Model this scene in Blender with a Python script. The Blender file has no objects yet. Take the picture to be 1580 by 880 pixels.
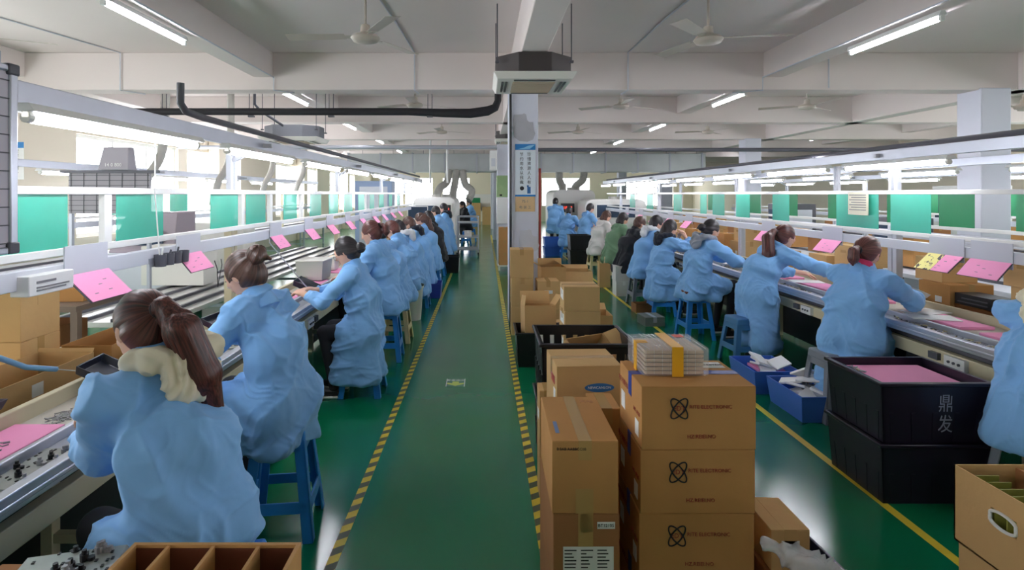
import bpy, bmesh, math, random
import numpy as np
from mathutils import Vector, Matrix, Euler
PI = math.pi
random.seed(7)
SC = bpy.context.scene
COL = SC.collection
# ------------------------------------------------------------------ camera
F, VX, VY, HC = 890.0, 747.0, 300.0, 1.7      # focal length in pixels of the 1580x880 frame, vanishing point, eye height
cam = bpy.data.cameras.new('camera'); camo = bpy.data.objects.new('camera', cam); COL.objects.link(camo)
camo.location = (0, 0, HC); camo.rotation_euler = (PI/2, 0, 0)
cam.sensor_width = 36; cam.lens = F/1580*36
cam.shift_x = (790-VX)/1580; cam.shift_y = -(440-VY)/1580
cam.clip_start = .05; cam.clip_end = 300
SC.camera = camo
# ------------------------------------------------------------------ view, world, daylight
SC.view_settings.view_transform = 'Standard'; SC.view_settings.look = 'None'
SC.view_settings.exposure = 0.28; SC.view_settings.gamma = 1; SC.view_settings.use_curve_mapping = False
SC.cycles.use_denoising = True
SC.cycles.max_bounces = 7; SC.cycles.diffuse_bounces = 4; SC.cycles.glossy_bounces = 3
SC.cycles.transparent_max_bounces = 12; SC.cycles.transmission_bounces = 4
SC.cycles.caustics_reflective = False; SC.cycles.caustics_refractive = False
SC.cycles.sample_clamp_indirect = 6
SKY = 7.0; TUBE = 36.0
W = bpy.data.worlds.new('sky'); SC.world = W; W.use_nodes = True
W.node_tree.nodes['Background'].inputs[0].default_value = (.93, .96, 1, 1)
W.node_tree.nodes['Background'].inputs[1].default_value = SKY
RX0, RX1, RY0, RY1, CZ = -7.0, 13.0, -6.0, 36.0, 3.6     # room
WINL = [(-5, -1.2), (.4, 6.2), (9.9, 13.2), (13.6, 16.6), (19.4, 24.2), (26.2, 31.2)]
WINB = [(-5.9, -3.2), (-2.6, -.9), (3.6, 6.6), (8.4, 11.8)]
WINR = [(-4, 0), (2, 6), (7.5, 12)]
WZ = (.95, 2.75)
def portal(x, y, z, sx, sy, rot):
    l = bpy.data.lights.new('window_daylight', 'AREA'); l.shape = 'RECTANGLE'; l.size = sx; l.size_y = sy
    l.cycles.is_portal = True
    o = bpy.data.objects.new('window_daylight', l); o.location = (x, y, z); o.rotation_euler = rot; COL.objects.link(o)
for a, b in WINL: portal(RX0-.02, (a+b)/2, sum(WZ)/2, WZ[1]-WZ[0], b-a, (0, -PI/2, 0))
for a, b in WINR: portal(RX1+.02, (a+b)/2, sum(WZ)/2, WZ[1]-WZ[0], b-a, (0, PI/2, 0))
for a, b in WINB: portal((a+b)/2, RY1+.02, sum(WZ)/2, b-a, WZ[1]-WZ[0], (-PI/2, 0, 0))

# ------------------------------------------------------------------ helpers
def lin(c):
    o = []
    for v in c:
        v = v/255.0
        o.append(v/12.92 if v <= .04045 else ((v+.055)/1.055)**2.4)
    return (*o, 1)
def mat(name, rgb, rough=.6, metal=0, spec=.5, var=0, vs=6, bump=0, bs=60, emit=0, trans=0, alpha=1, vrgb=None, rv=0, stretch=None, coat=0):
    m = bpy.data.materials.new(name); m.use_nodes = True
    nt = m.node_tree; N = nt.nodes; L = nt.links
    b = N['Principled BSDF']; I = b.inputs
    I['Base Color'].default_value = lin(rgb); I['Roughness'].default_value = rough; I['Metallic'].default_value = metal
    I['Specular IOR Level'].default_value = spec; I['Transmission Weight'].default_value = trans; I['Alpha'].default_value = alpha
    I['Coat Weight'].default_value = coat
    if emit:
        I['Emission Color'].default_value = lin(rgb); I['Emission Strength'].default_value = emit
    if var or bump or vrgb or rv:
        tc = N.new('ShaderNodeTexCoord'); src = tc.outputs['Object']
        if stretch:
            mp = N.new('ShaderNodeMapping'); mp.inputs['Scale'].default_value = stretch
            L.new(src, mp.inputs['Vector']); src = mp.outputs[0]
    if var or vrgb:
        n = N.new('ShaderNodeTexNoise'); n.inputs['Scale'].default_value = vs; n.inputs['Detail'].default_value = 5; L.new(src, n.inputs['Vector'])
        r = N.new('ShaderNodeValToRGB'); L.new(n.outputs[0], r.inputs[0])
        c = lin(rgb); v2 = lin(vrgb) if vrgb else tuple(x*(1-var) for x in c[:3])+(1,)
        r.color_ramp.elements[0].position = .32; r.color_ramp.elements[1].position = .68
        r.color_ramp.elements[0].color = v2; r.color_ramp.elements[1].color = c
        L.new(r.outputs[0], I['Base Color'])
    if rv:
        n = N.new('ShaderNodeTexNoise'); n.inputs['Scale'].default_value = 2.3; n.inputs['Detail'].default_value = 6; L.new(src, n.inputs['Vector'])
        mr = N.new('ShaderNodeMapRange'); mr.inputs['To Min'].default_value = rough-rv; mr.inputs['To Max'].default_value = rough+rv
        L.new(n.outputs[0], mr.inputs['Value']); L.new(mr.outputs[0], I['Roughness'])
    if bump:
        n = N.new('ShaderNodeTexNoise'); n.inputs['Scale'].default_value = bs; n.inputs['Detail'].default_value = 4; L.new(src, n.inputs['Vector'])
        bp = N.new('ShaderNodeBump'); bp.inputs['Strength'].default_value = bump; bp.inputs['Distance'].default_value = .01
        L.new(n.outputs[0], bp.inputs['Height']); L.new(bp.outputs[0], I['Normal'])
    return m
def cloth(name, rgb):
    m = mat(name, rgb, .75, spec=.25, bump=.25, bs=9, var=.06, vs=4)
    m.node_tree.nodes['Principled BSDF'].inputs['Sheen Weight'].default_value = .15
    return m
def hairmat(name, dark, light):
    m = mat(name, dark, .42, spec=.55); nt = m.node_tree
    a = nt.nodes.new('ShaderNodeAttribute'); a.attribute_name = 'strand'; n = nt.nodes.new('ShaderNodeTexNoise'); n.inputs['Scale'].default_value = 1; n.inputs['Detail'].default_value = 3
    nt.links.new(a.outputs['Vector'], n.inputs['Vector'])
    r = nt.nodes.new('ShaderNodeValToRGB'); r.color_ramp.elements[0].color = lin(dark); r.color_ramp.elements[1].color = lin(light)
    r.color_ramp.elements[0].position = .35; r.color_ramp.elements[1].position = .75
    nt.links.new(n.outputs[0], r.inputs[0]); nt.links.new(r.outputs[0], nt.nodes['Principled BSDF'].inputs['Base Color'])
    bp = nt.nodes.new('ShaderNodeBump'); bp.inputs['Strength'].default_value = .5; bp.inputs['Distance'].default_value = .004
    nt.links.new(n.outputs[0], bp.inputs['Height']); nt.links.new(bp.outputs[0], nt.nodes['Principled BSDF'].inputs['Normal'])
    return m
def P(x, y, Y):
    "the point seen at pixel x, y of the photograph at the distance Y"
    return Vector(((x-VX)*Y/F, Y, HC-(y-VY)*Y/F))

class MB:
    def __init__(s): s.v = []; s.f = []; s.m = []; s.M = None
    def add(s, vs, fs, mi=0, M=None):
        n = len(s.v)
        for p in vs:
            p = Vector(p)
            if M is not None: p = M @ p
            if s.M is not None: p = s.M @ p
            s.v.append(p)
        for f in fs: s.f.append([n+i for i in f]); s.m.append(mi)
        return s
    def box(s, x0, x1, y0, y1, z0, z1, mi=0, M=None):
        return s.add([(x0,y0,z0),(x1,y0,z0),(x1,y1,z0),(x0,y1,z0),(x0,y0,z1),(x1,y0,z1),(x1,y1,z1),(x0,y1,z1)],
              [(0,3,2,1),(4,5,6,7),(0,1,5,4),(1,2,6,5),(2,3,7,6),(3,0,4,7)], mi, M)
    def hexa(s, lo, hi, mi=0, M=None):
        "four lower corners and four upper corners, both counter-clockwise"
        return s.add(list(lo)+list(hi), [(0,3,2,1),(4,5,6,7),(0,1,5,4),(1,2,6,5),(2,3,7,6),(3,0,4,7)], mi, M)
    def bar(s, p, q, w, h, mi=0):
        p = Vector(p); q = Vector(q); d = (q-p).normalized(); up = Vector((0,0,1))
        if abs(d.z) > .95: up = Vector((0,1,0))
        a = d.cross(up).normalized()*w/2; b = a.cross(d).normalized()*h/2
        return s.hexa([p-a-b, p+a-b, p+a+b, p-a+b], [q-a-b, q+a-b, q+a+b, q-a+b], mi)
    def cyl(s, p, q, r0, r1=None, n=12, mi=0, cap=True):
        r1 = r0 if r1 is None else r1
        p = Vector(p); q = Vector(q); d = (q-p).normalized()
        a = d.orthogonal().normalized(); b = d.cross(a)
        vs = []
        for c, r in ((p, r0), (q, r1)):
            for i in range(n): t = 2*PI*i/n; vs.append(c+(a*math.cos(t)+b*math.sin(t))*r)
        fs = [(i, (i+1)%n, n+(i+1)%n, n+i) for i in range(n)]
        if cap: fs += [tuple(range(n-1,-1,-1)), tuple(range(n, 2*n))]
        return s.add(vs, fs, mi)
    def tube(s, pts, r, n=8, mi=0, flat=1):
        pts = [Vector(p) for p in pts]; k = len(pts); R = r if isinstance(r, (list, tuple)) else [r]*k
        vs = []; a = None
        for j, p in enumerate(pts):
            d = (pts[min(j+1,k-1)]-pts[max(j-1,0)]).normalized()
            a = d.orthogonal().normalized() if a is None else (a-d*a.dot(d)).normalized()
            b = d.cross(a)
            for i in range(n): t = 2*PI*i/n; vs.append(p+(a*math.cos(t)+b*math.sin(t)*flat)*R[j])
        fs = [(j*n+i, j*n+(i+1)%n, (j+1)*n+(i+1)%n, (j+1)*n+i) for j in range(k-1) for i in range(n)]
        fs += [tuple(range(n-1,-1,-1)), tuple(range((k-1)*n, k*n))]
        return s.add(vs, fs, mi)
    def lathe(s, prof, n=24, c=(0,0,0), mi=0, M=None):
        vs = []
        for r, z in prof:
            for i in range(n): t = 2*PI*i/n; vs.append((c[0]+r*math.cos(t), c[1]+r*math.sin(t), c[2]+z))
        k = len(prof)
        fs = [(j*n+i, j*n+(i+1)%n, (j+1)*n+(i+1)%n, (j+1)*n+i) for j in range(k-1) for i in range(n)]
        fs += [tuple(range(n-1,-1,-1)), tuple(range((k-1)*n, k*n))]
        return s.add(vs, fs, mi, M)
    def prism(s, poly, t, mi=0, M=None):
        "polygon in xy, thickness t along z"
        n = len(poly)
        vs = [(x,y,0) for x,y in poly]+[(x,y,t) for x,y in poly]
        return s.add(vs, [tuple(range(n-1,-1,-1)), tuple(range(n,2*n))]+[(i,(i+1)%n,n+(i+1)%n,n+i) for i in range(n)], mi, M)
    def sphere(s, c, r, n=12, mi=0):
        prof = [(max(1e-4, math.sin(PI*i/(n//2)))*1, -math.cos(PI*i/(n//2))) for i in range(n//2+1)]
        r = (r, r, r) if not isinstance(r, (tuple, list)) else r
        return s.lathe(prof, n, (0,0,0), mi, Matrix.Translation(c) @ Matrix.Diagonal((*r, 1)))
    def build(s, name, mats, parent=None, bevel=0, smooth=0, seg=2):
        me = bpy.data.meshes.new(name); me.from_pydata([tuple(v) for v in s.v], [], s.f)
        for m in (mats if isinstance(mats, (list, tuple)) else [mats]): me.materials.append(m)
        me.polygons.foreach_set('material_index', s.m)
        if smooth:
            me.polygons.foreach_set('use_smooth', [True]*len(me.polygons))
            me.set_sharp_from_angle(angle=math.radians(smooth))
        me.validate(); me.update()
        o = bpy.data.objects.new(name, me); COL.objects.link(o)
        if parent is not None: o.parent = parent
        if bevel:
            b = o.modifiers.new('bevel', 'BEVEL'); b.width = bevel; b.segments = seg; b.limit_method = 'ANGLE'; b.angle_limit = math.radians(35)
            if not smooth:
                me.polygons.foreach_set('use_smooth', [True]*len(me.polygons)); me.set_sharp_from_angle(angle=math.radians(40))
        return o
def tag(o, label, cat, group=None, kind=None):
    o['label'] = label; o['category'] = cat
    if group: o['group'] = group
    if kind: o['kind'] = kind
    return o
def thing(name, label, cat, loc=(0,0,0), rot=0, group=None):
    o = bpy.data.objects.new(name, None); o.empty_display_size = .1; COL.objects.link(o)
    o.location = loc; o.rotation_euler = (0, 0, rot) if not isinstance(rot, (tuple, list)) else rot
    return tag(o, label, cat, group)
def dup(root, loc, rot=None, label=None, scale=None):
    def cp(o, par):
        c = o.copy(); COL.objects.link(c)
        if par is not None: c.parent = par; c.matrix_parent_inverse = o.matrix_parent_inverse.copy()
        for ch in o.children: cp(ch, c)
        return c
    r = cp(root, None); r.location = loc
    if rot is not None: r.rotation_euler = (0, 0, rot) if not isinstance(rot, (tuple, list)) else rot
    if label: r['label'] = label
    if scale: r.scale = scale
    return r
_protos = {}
def inst(key, maker, loc, rot=0, label=None, group=None, scale=None, name=None):
    "build the first of a kind, copy it afterwards"
    if key not in _protos:
        o = maker(); _protos[key] = o; o.location = loc
        o.rotation_euler = (0, 0, rot) if not isinstance(rot, (tuple, list)) else rot
        if scale: o.scale = scale
    else: o = dup(_protos[key], loc, rot, scale=scale or (1,1,1))
    if label: o['label'] = label
    if group: o['group'] = group
    return o
def struct(o, label=None, cat=None):
    o['kind'] = 'structure'
    o['label'] = label or o.name.replace('_', ' ')
    o['category'] = cat or 'structure'
    return o
ORD = 'first second third fourth fifth sixth seventh eighth ninth tenth eleventh twelfth thirteenth fourteenth fifteenth sixteenth seventeenth eighteenth nineteenth twentieth'.split()
def text(name, s, size, m, parent, M, extr=.0006, align='CENTER', sx=1):
    c = bpy.data.curves.new(name, 'FONT'); c.body = s; c.size = size; c.extrude = extr; c.align_x = align; c.align_y = 'CENTER'
    c.resolution_u = 3
    t = bpy.data.objects.new(name, c); COL.objects.link(t)
    dg = bpy.context.evaluated_depsgraph_get(); me = bpy.data.meshes.new_from_object(t.evaluated_get(dg))
    bpy.data.objects.remove(t); me.transform(M @ Matrix.Diagonal((sx, 1, 1, 1))); me.materials.clear(); me.materials.append(m)
    o = bpy.data.objects.new(name, me); COL.objects.link(o); o.parent = parent
    return o
def face_M(o, xdir, ydir):
    "matrix whose local x, y axes run along xdir, ydir from origin o"
    x = Vector(xdir).normalized(); y = Vector(ydir).normalized(); z = x.cross(y)
    return Matrix(((x.x,y.x,z.x,o[0]),(x.y,y.y,z.y,o[1]),(x.z,y.z,z.z,o[2]),(0,0,0,1)))

M_paint = mat('ceiling_paint', (234,224,220), .85, spec=.2, var=.04, vs=.8)
M_wall = mat('cream_wall_paint', (236,226,208), .8, spec=.2, var=.04, vs=.7)
M_col = mat('white_column_paint', (216,218,230), .7, spec=.3, var=.05, vs=2)
M_white = mat('white_enamel', (232,232,230), .4)
M_offw = mat('off_white_plastic', (222,220,212), .45)
M_tube = mat('lit_tube', (245,246,255), emit=TUBE)
M_alu = mat('brushed_aluminium', (206,210,222), .32, metal=.75, var=.08, vs=3)
M_steel = mat('painted_grey_steel', (176,180,190), .4, metal=.3)
M_lgrey = mat('light_grey_paint', (206,209,218), .45)
M_dgrey = mat('dark_grey_paint', (84,84,92), .5)
M_black = mat('black_plastic', (22,22,27), .38, spec=.5)
M_blackp = mat('black_insulation', (34,33,38), .7)
M_beige = mat('beige_painted_steel', (208,198,166), .5, var=.05)
M_card = mat('cardboard', (194,144,90), .85, spec=.15, var=.08, vs=5, bump=.12, bs=30)
M_card2 = mat('pale_cardboard', (206,168,116), .85, spec=.15, var=.06, vs=5, bump=.12, bs=30)
M_card3 = mat('brown_cardboard', (168,118,78), .85, spec=.15, var=.1, vs=5, bump=.12, bs=30)
M_cardin = mat('cardboard_inside', (150,98,62), .9, spec=.1, var=.12, vs=5)
M_tape = mat('clear_brown_tape', (186,150,96), .22, spec=.6)
M_tapeb = mat('blue_box_tape', (38,70,160), .4)
M_orange = mat('orange_tape', (240,176,40), .35)
M_paper = mat('white_paper', (238,238,236), .8, spec=.2)
M_pink = mat('pink_card', (246,158,200), .7, spec=.3, var=.04, vs=4)
M_print = mat('black_print', (30,28,32), .7)
M_rprint = mat('red_print', (150,60,48), .8)
M_gprint = mat('grey_print', (120,120,124), .8)
M_floor = mat('green_epoxy_floor', (4,108,60), .17, spec=.5, vrgb=(10,108,78), vs=.9, rv=.06)
M_yel = mat('yellow_floor_tape', (226,200,58), .5, var=.15, vs=9)
M_yelb = mat('tape_dark_stripe', (72,82,58), .5)
M_green = mat('green_plastic_film', (70,196,170), .25, spec=.6, alpha=.8, var=.12, vs=3)
M_greend = mat('deep_green_plastic_film', (10,140,86), .3, spec=.6, alpha=.9, var=.1, vs=3)
M_blue = mat('blue_plastic', (48,138,224), .35, spec=.5)
M_blue2 = mat('deep_blue_plastic', (66,112,204), .4, spec=.5)
M_cream = mat('cream_plastic', (226,208,160), .4)
M_brown = mat('brown_leatherette', (112,66,52), .5)
M_redp = mat('red_plastic', (170,60,50), .4)
M_skin = mat('skin', (232,184,160), .55, spec=.35, var=.05, vs=9)
M_lip = mat('lips', (196,82,82), .45)
M_dark = mat('dark_trousers', (30,30,38), .85)
M_shoe = mat('dark_shoes', (40,36,38), .6)
M_coat = cloth('blue_work_coat', (136,190,246))
M_coat2 = cloth('deeper_blue_work_coat', (124,180,240))
M_glass = mat('window_glass', (235,242,248), .02, trans=1, alpha=.25)
# ------------------------------------------------------------------ room shell
def slab(name, a, label, m, cat='structure', bevel=0):
    return struct(MB().box(*a).build(name, m, bevel=bevel), label, cat)
slab('floor', (RX0, RX1, RY0, RY1, -.1, 0), 'glossy green epoxy factory floor', M_floor, 'floor')
slab('ceiling', (RX0, RX1, RY0, RY1, CZ, CZ+.15), 'off-white painted concrete ceiling between the beams', M_paint, 'ceiling')
def wall_with_windows(name, axis, pos, th, lo, hi, wins, label):
    m = MB(); cuts = sorted(wins)
    def put(a, b, z0, z1):
        if axis == 'x': m.box(min(pos, pos+th), max(pos, pos+th), a, b, z0, z1)
        else: m.box(a, b, min(pos, pos+th), max(pos, pos+th), z0, z1)
    c = lo
    for a, b in cuts:
        put(c, a, 0, CZ); put(a, b, 0, WZ[0]); put(a, b, WZ[1], CZ); c = b
    put(c, hi, 0, CZ)
    return struct(m.build(name, M_wall), label, 'wall')
wall_with_windows('wall_left', 'x', RX0, -.2, RY0, RY1, WINL, 'cream left wall with bright windows')
wall_with_windows('wall_right', 'x', RX1, .2, RY0, RY1, WINR, 'cream right wall beyond the far lines')
wall_with_windows('wall_back', 'y', RY1, .2, RX0-.2, RX1+.2, WINB, 'cream far end wall with bright windows')
slab('wall_front', (RX0-.2, RX1+.2, RY0-.2, RY0, 0, CZ), 'cream wall behind the photographer', M_wall, 'wall')
wn = [0]
def window(axis, pos, a, b):
    wn[0] += 1; nm = 'window_%d' % wn[0]
    r = bpy.data.objects.new(nm, None); COL.objects.link(r)
    struct(r, 'white framed factory window number %s' % ORD[wn[0]-1], 'window')
    fr = MB(); k = max(2, round((b-a)/1.3))
    def put(mb, u0, u1, z0, z1, t):
        if axis == 'x': mb.box(pos-t, pos+t, u0, u1, z0, z1)
        else: mb.box(u0, u1, pos-t, pos+t, z0, z1)
    put(fr, a, b, WZ[0], WZ[0]+.06, .04); put(fr, a, b, WZ[1]-.06, WZ[1], .04); put(fr, a, b, 2.1, 2.14, .03)
    for i in range(k+1):
        u = a+(b-a)*i/k; put(fr, max(a, u-.03), min(b, u+.03), WZ[0], WZ[1], .035)
    fr.build('window_frame', M_white, r)
for a, b in WINL: window('x', RX0-.12, a, b)
for a, b in WINR: window('x', RX1+.12, a, b)
for a, b in WINB: window('y', RY1+.12, a, b)
tn = [0]
def trim(a, label, m=M_paint, bevel=.01):
    tn[0] += 1
    return struct(MB().box(*a).build('trim_%d' % tn[0], m, bevel=bevel), label, 'beam' if a[5] > 3.3 and a[4] > 2 else 'column')
BY = [-2.65, .8, 4.02, 7.72, 11.2, 14.65, 18.1, 21.55, 25.0, 28.45, 31.9]
for i, y in enumerate(BY):
    trim((RX0, RX1, y if y != 4.02 else 3.72, y+.32 if y != 4.02 else 4.02, 3.1, CZ), 'white concrete cross beam, %s from the camera end' % ORD[i])
BX = [(-6.4, -6.15), (-3.09, -2.83), (.364, .63), (3.74, 4.0), (7.15, 7.42), (10.6, 10.86)]
for i, (a, b) in enumerate(BX):
    z = 3.1 if i in (2, 4) else 3.27
    trim((a, b, RY0, RY1, z, CZ), 'white concrete lengthwise beam, %s counted from the left wall' % ORD[i])
for j, y in enumerate([.8, 7.68, 14.6, 21.5, 28.4]):
    if y > 1: trim((.33, .72, y, y+.4, 0, 3.12), 'white square column in the centre row, %s from the camera' % ORD[j-1], M_col, .012)
    trim((6.62, 7.02, y, y+.4, 0, 3.12), 'white square column in the right row, %s from the camera' % ORD[j], M_col, .012)
    trim((-6.98, -6.7, y, y+.4, 0, 3.12), 'white wall pier on the left, %s from the camera' % ORD[j], M_wall, .012)

# ---- floor tape
def lane(name, label, x, y0, y1, w, stripes):
    m = MB(); m.box(x-w/2, x+w/2, y0, y1, .0005, .0018)
    if stripes:
        y = y0
        while y < min(y1, 20):
            m.hexa([(x-w/2, y, .0018), (x+w/2, y+.035, .0018), (x+w/2, y+.095, .0018), (x-w/2, y+.06, .0018)],
                   [(x-w/2, y, .0022), (x+w/2, y+.035, .0022), (x+w/2, y+.095, .0022), (x-w/2, y+.06, .0022)], 1); y += .125
    return tag(m.build(name, [M_yel, M_yelb]), label, 'floor tape')
lane('floor_tape', 'worn yellow and black striped tape along the left edge of the aisle', -.7, 1.2, 15.5, .05, True)
lane('floor_tape', 'yellow and black striped tape beside the cardboard boxes', .29, 1.2, 24, .055, True)
lane('floor_tape', 'plain yellow floor line between the boxes and the right work line', 2.19, 1.2, 20, .05, False)
# arrow sticker on the floor
st = thing('floor_arrow_sticker', 'small pale arrow sticker with white lettering on the green aisle floor', 'floor sticker', (P(703,591,0).x, 0, 0))
Yf = F*HC/291; st.location = ((703-VX)*Yf/F, Yf, .0006)
MB().box(-.085, .085, -.11, .11, 0, .0006).build('backing', mat('sticker_backing', (84,132,112), .5), st)
MB().prism([(-.03,.03),(-.03,-.02),(-.075,0),(-.075,-.035),(0,-.085),(.075,-.035),(.075,0),(.03,-.02),(.03,.03)], .0006, M=Matrix.Translation((0,0,.0006))).build('arrow', mat('sticker_arrow', (200,208,96), .5), st)
text('lettering', '安全出口', .045, M_paper, st, Matrix.Translation((0,.065,.0012)))
MB().box(-.085,-.078,-.11,.11,.0006,.0012).box(.078,.085,-.11,.11,.0006,.0012).build('border', M_paper, st)

# ------------------------------------------------------------------ ceiling lights
def tube_light():
    t = thing('ceiling_light', 'x', 'ceiling light')
    MB().hexa([(-.035,0,.0),(.035,0,.0),(.035,1.24,0),(-.035,1.24,0)], [(-.02,0,.045),(.02,0,.045),(.02,1.24,.045),(-.02,1.24,.045)]).build('housing', M_white, t, bevel=.004)
    MB().cyl((0,.03,-.025),(0,1.21,-.025),.017,n=12).build('tube', M_tube, t, smooth=50)
    for y in (.0, 1.205):
        MB().box(-.018,.018,y,y+.03,-.045,.0).build('end_cap', M_white, t, bevel=.003)
    return t
k = 0
for col, (x, z, ys) in enumerate([(-2.95, 3.21, [-3.2,.6,4.45,8.4,12.0,15.6,19.4,23.2,27.2]), (3.86, 3.21, [-3.2,.9,4.85,8.5,12.2,15.9,19.6,23.4,27.2]),
                 (9.5, 3.3, [-1.2,3.6,7.7,11.6,15.6,20.2]), (-5.4, 3.2, [-3, 1.2, 12.6, 21])]):
    for i, y in enumerate(ys):
        if y in (-.0,): continue
        lab = ['lit fluorescent ceiling light under the left lengthwise beam, %s from the camera end', 'lit fluorescent ceiling light under the right lengthwise beam, %s from the camera end',
               'lit fluorescent ceiling light in the far right bay, %s from the camera end', 'lit fluorescent ceiling light near the left wall, %s from the camera end'][col] % ORD[i]
        o = inst('tl', tube_light, (x, y, z), 0, lab, 'fluorescent lights on the ceiling beams')
        if col > 1: # hung on two short rods down from the slab
            pass
# surface conduits on the ceiling, running to the fans
def conduit(label, pts, r=.009):
    return tag(MB().tube(pts, r, 6).build('cable_conduit', M_lgrey, smooth=60), label, 'conduit', 'thin white conduits on the ceiling')
c0 = CZ-.009
conduit('thin conduit from the nearest left fan down the front beam', [(-1.03,5.24,c0),(-.96,6.6,c0),(-.93,7.70,c0),(-.93,7.70,3.09),(-.9,7.95,3.09)])
conduit('thin conduit from the nearest right fan down the front beam', [(2.01,5.29,c0),(1.95,6.2,c0),(1.92,7.70,c0),(1.92,7.70,3.09),(1.9,8.0,3.09)])
conduit('thin conduit crossing the ceiling at upper left', [(-5.6,4.1,c0),(-4.86,7.70,c0),(-4.86,7.70,3.09),(-4.7,8.0,3.09)])
conduit('thin conduit crossing the ceiling at upper right', [(7.0,4.1,c0),(4.62,4.7,c0),(4.6,7.70,c0),(4.6,7.70,3.12)])
conduit('thin conduit along the beam beside the right ceiling lights', [(3.72,4.1,3.262),(3.72,7.70,3.262),(3.72,7.70,3.09),(3.4,7.9,3.09)])
conduit('thin conduit along the beam beside the left ceiling lights', [(-2.81,4.1,3.262),(-2.81,7.70,3.262),(-2.81,7.70,3.09),(-2.6,7.9,3.09)])
# ------------------------------------------------------------------ fans
M_fan = mat('fan_cream_enamel', (196,186,174), .4)
def fan():
    t = thing('ceiling_fan', 'x', 'fan')
    MB().lathe([(.035,0),(.05,-.02),(.04,-.09),(.02,-.1)], 16).build('canopy', M_fan, t, smooth=50)
    MB().cyl((0,0,-.08),(0,0,-.42),.012).build('downrod', M_fan, t, smooth=50)
    MB().lathe([(.02,-.38),(.04,-.39),(.045,-.45),(.06,-.465),(.11,-.48),(.13,-.505),(.11,-.535),(.05,-.55),(.01,-.552)], 24).build('motor', M_fan, t, smooth=50)
    for i in range(3):
        M = Matrix.Rotation(i*2*PI/3+.35, 4, 'Z') @ Matrix.Rotation(math.radians(9), 4, 'X')
        b = MB(); b.M = Matrix.Translation((0,0,-.495)) @ M
        b.hexa([(.1,-.025,-.002),(.2,-.03,-.002),(.2,.03,-.002),(.1,.025,-.002)], [(.1,-.025,.003),(.2,-.03,.003),(.2,.03,.003),(.1,.025,.003)])
        b.hexa([(.18,-.055,.003),(.7,-.075,-.004),(.7,.06,-.004),(.18,.055,.003)], [(.18,-.055,.006),(.7,-.075,-.001),(.7,.06,-.001),(.18,.055,.006)])
        b.build('blade', M_fan, t, bevel=.002)
    return t
for nm, x, y, r in [('above the left work line, nearest the camera',-1.06,5.15,.697),('above the boxes and the right line, nearest the camera',2.02,5.2,-.52),('at the top left edge of the picture',-4.62,5.1,.1),
                 ('behind the first cross beam over the aisle',-1.08,9.0,.2),('behind the first cross beam right of the column',2.17,9.15,.15),('behind the first cross beam at far right',5.15,9.2,.3),
                 ('small and far over the aisle',-.95,12.9,.1),('small and far, right of the column',2.1,12.9,.3),('small and far over the right line',5.0,12.9,.5),('out over the far right lines',8.6,9.2,.5)]:
    inst('fan', fan, (x, y, CZ), r, 'cream three-bladed ceiling fan '+nm, 'ceiling fans')

# ------------------------------------------------------------------ air conditioner cassette
def cassette(label, x0, x1, y0, y1, zb, dark=M_black):
    cx, cy = (x0+x1)/2, (y0+y1)/2; w, d = (x1-x0)/2, (y1-y0)/2
    t = thing('ceiling_air_conditioner', label, 'air conditioner', (cx, cy, zb))
    c = .22; bw, bd = w*.93, d*.93
    MB().prism([(-bw+c,-bd),(bw-c,-bd),(bw,-bd+c),(bw,bd-c),(bw-c,bd),(-bw+c,bd),(-bw,bd-c),(-bw,-bd+c)], .195, M=Matrix.Translation((0,0,.04))).build('body', dark, t, bevel=.006)
    p = MB()
    p.hexa([(-w*.9,-d*.9,-.03),(w*.9,-d*.9,-.03),(w*.9,d*.9,-.03),(-w*.9,d*.9,-.03)], [(-w,-d,.04),(w,-d,.04),(w,d,.04),(-w,d,.04)])
    p.build('panel', M_offw, t, bevel=.008)
    g = MB(); g.box(-w*.52, w*.52, -d*.6, d*.6, -.036, -.03)
    for i in range(12): yy = -d*.58+i*d*1.16/11; g.box(-w*.5, w*.5, yy-.006, yy+.006, -.041, -.036)
    g.build('intake_grille', mat('ac_filter_grille', (186,172,150), .6), t)
    for s in (-1, 1):
        MB().box(s*w*.72-.03, s*w*.72-.008, -d*.6, d*.6, -.0345, -.029).build('louvre', M_black, t)
        MB().box(s*w*.72+.008, s*w*.72+.03, -d*.6, d*.6, -.0345, -.029).build('louvre', M_black, t)
        MB().box(-w*.5, w*.5, s*d*.76-.025, s*d*.76+.025, -.0345, -.029).build('louvre', M_black, t)
    for sx in (-1, 1):
        for sy in (-1, 1):
            MB().cyl((sx*w*.9, sy*d*.7, .16), (sx*w*.9, sy*d*.7, CZ-zb-.001), .006, n=8).box(sx*w*.9-.02, sx*w*.9+.02, sy*d*.7-.02, sy*d*.7+.02, .15, .17).build('hanger_rod', M_dgrey, t)
    return t
M_acb = mat('ac_casing_dark', (66,60,60), .6)
cassette('dark octagonal air conditioner hanging in front of the white column', .09, .91, 5.6, 6.55, 2.86, M_acb)
cassette('grey air conditioner hanging over the left line in the distance', -3.75, -2.75, 9.5, 10.3, 2.62, mat('ac_casing_grey', (120,122,130), .6))
cassette('dark air conditioner far down the aisle beside the second column', .25, .85, 13.3, 14.1, 2.95, M_acb)
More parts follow.
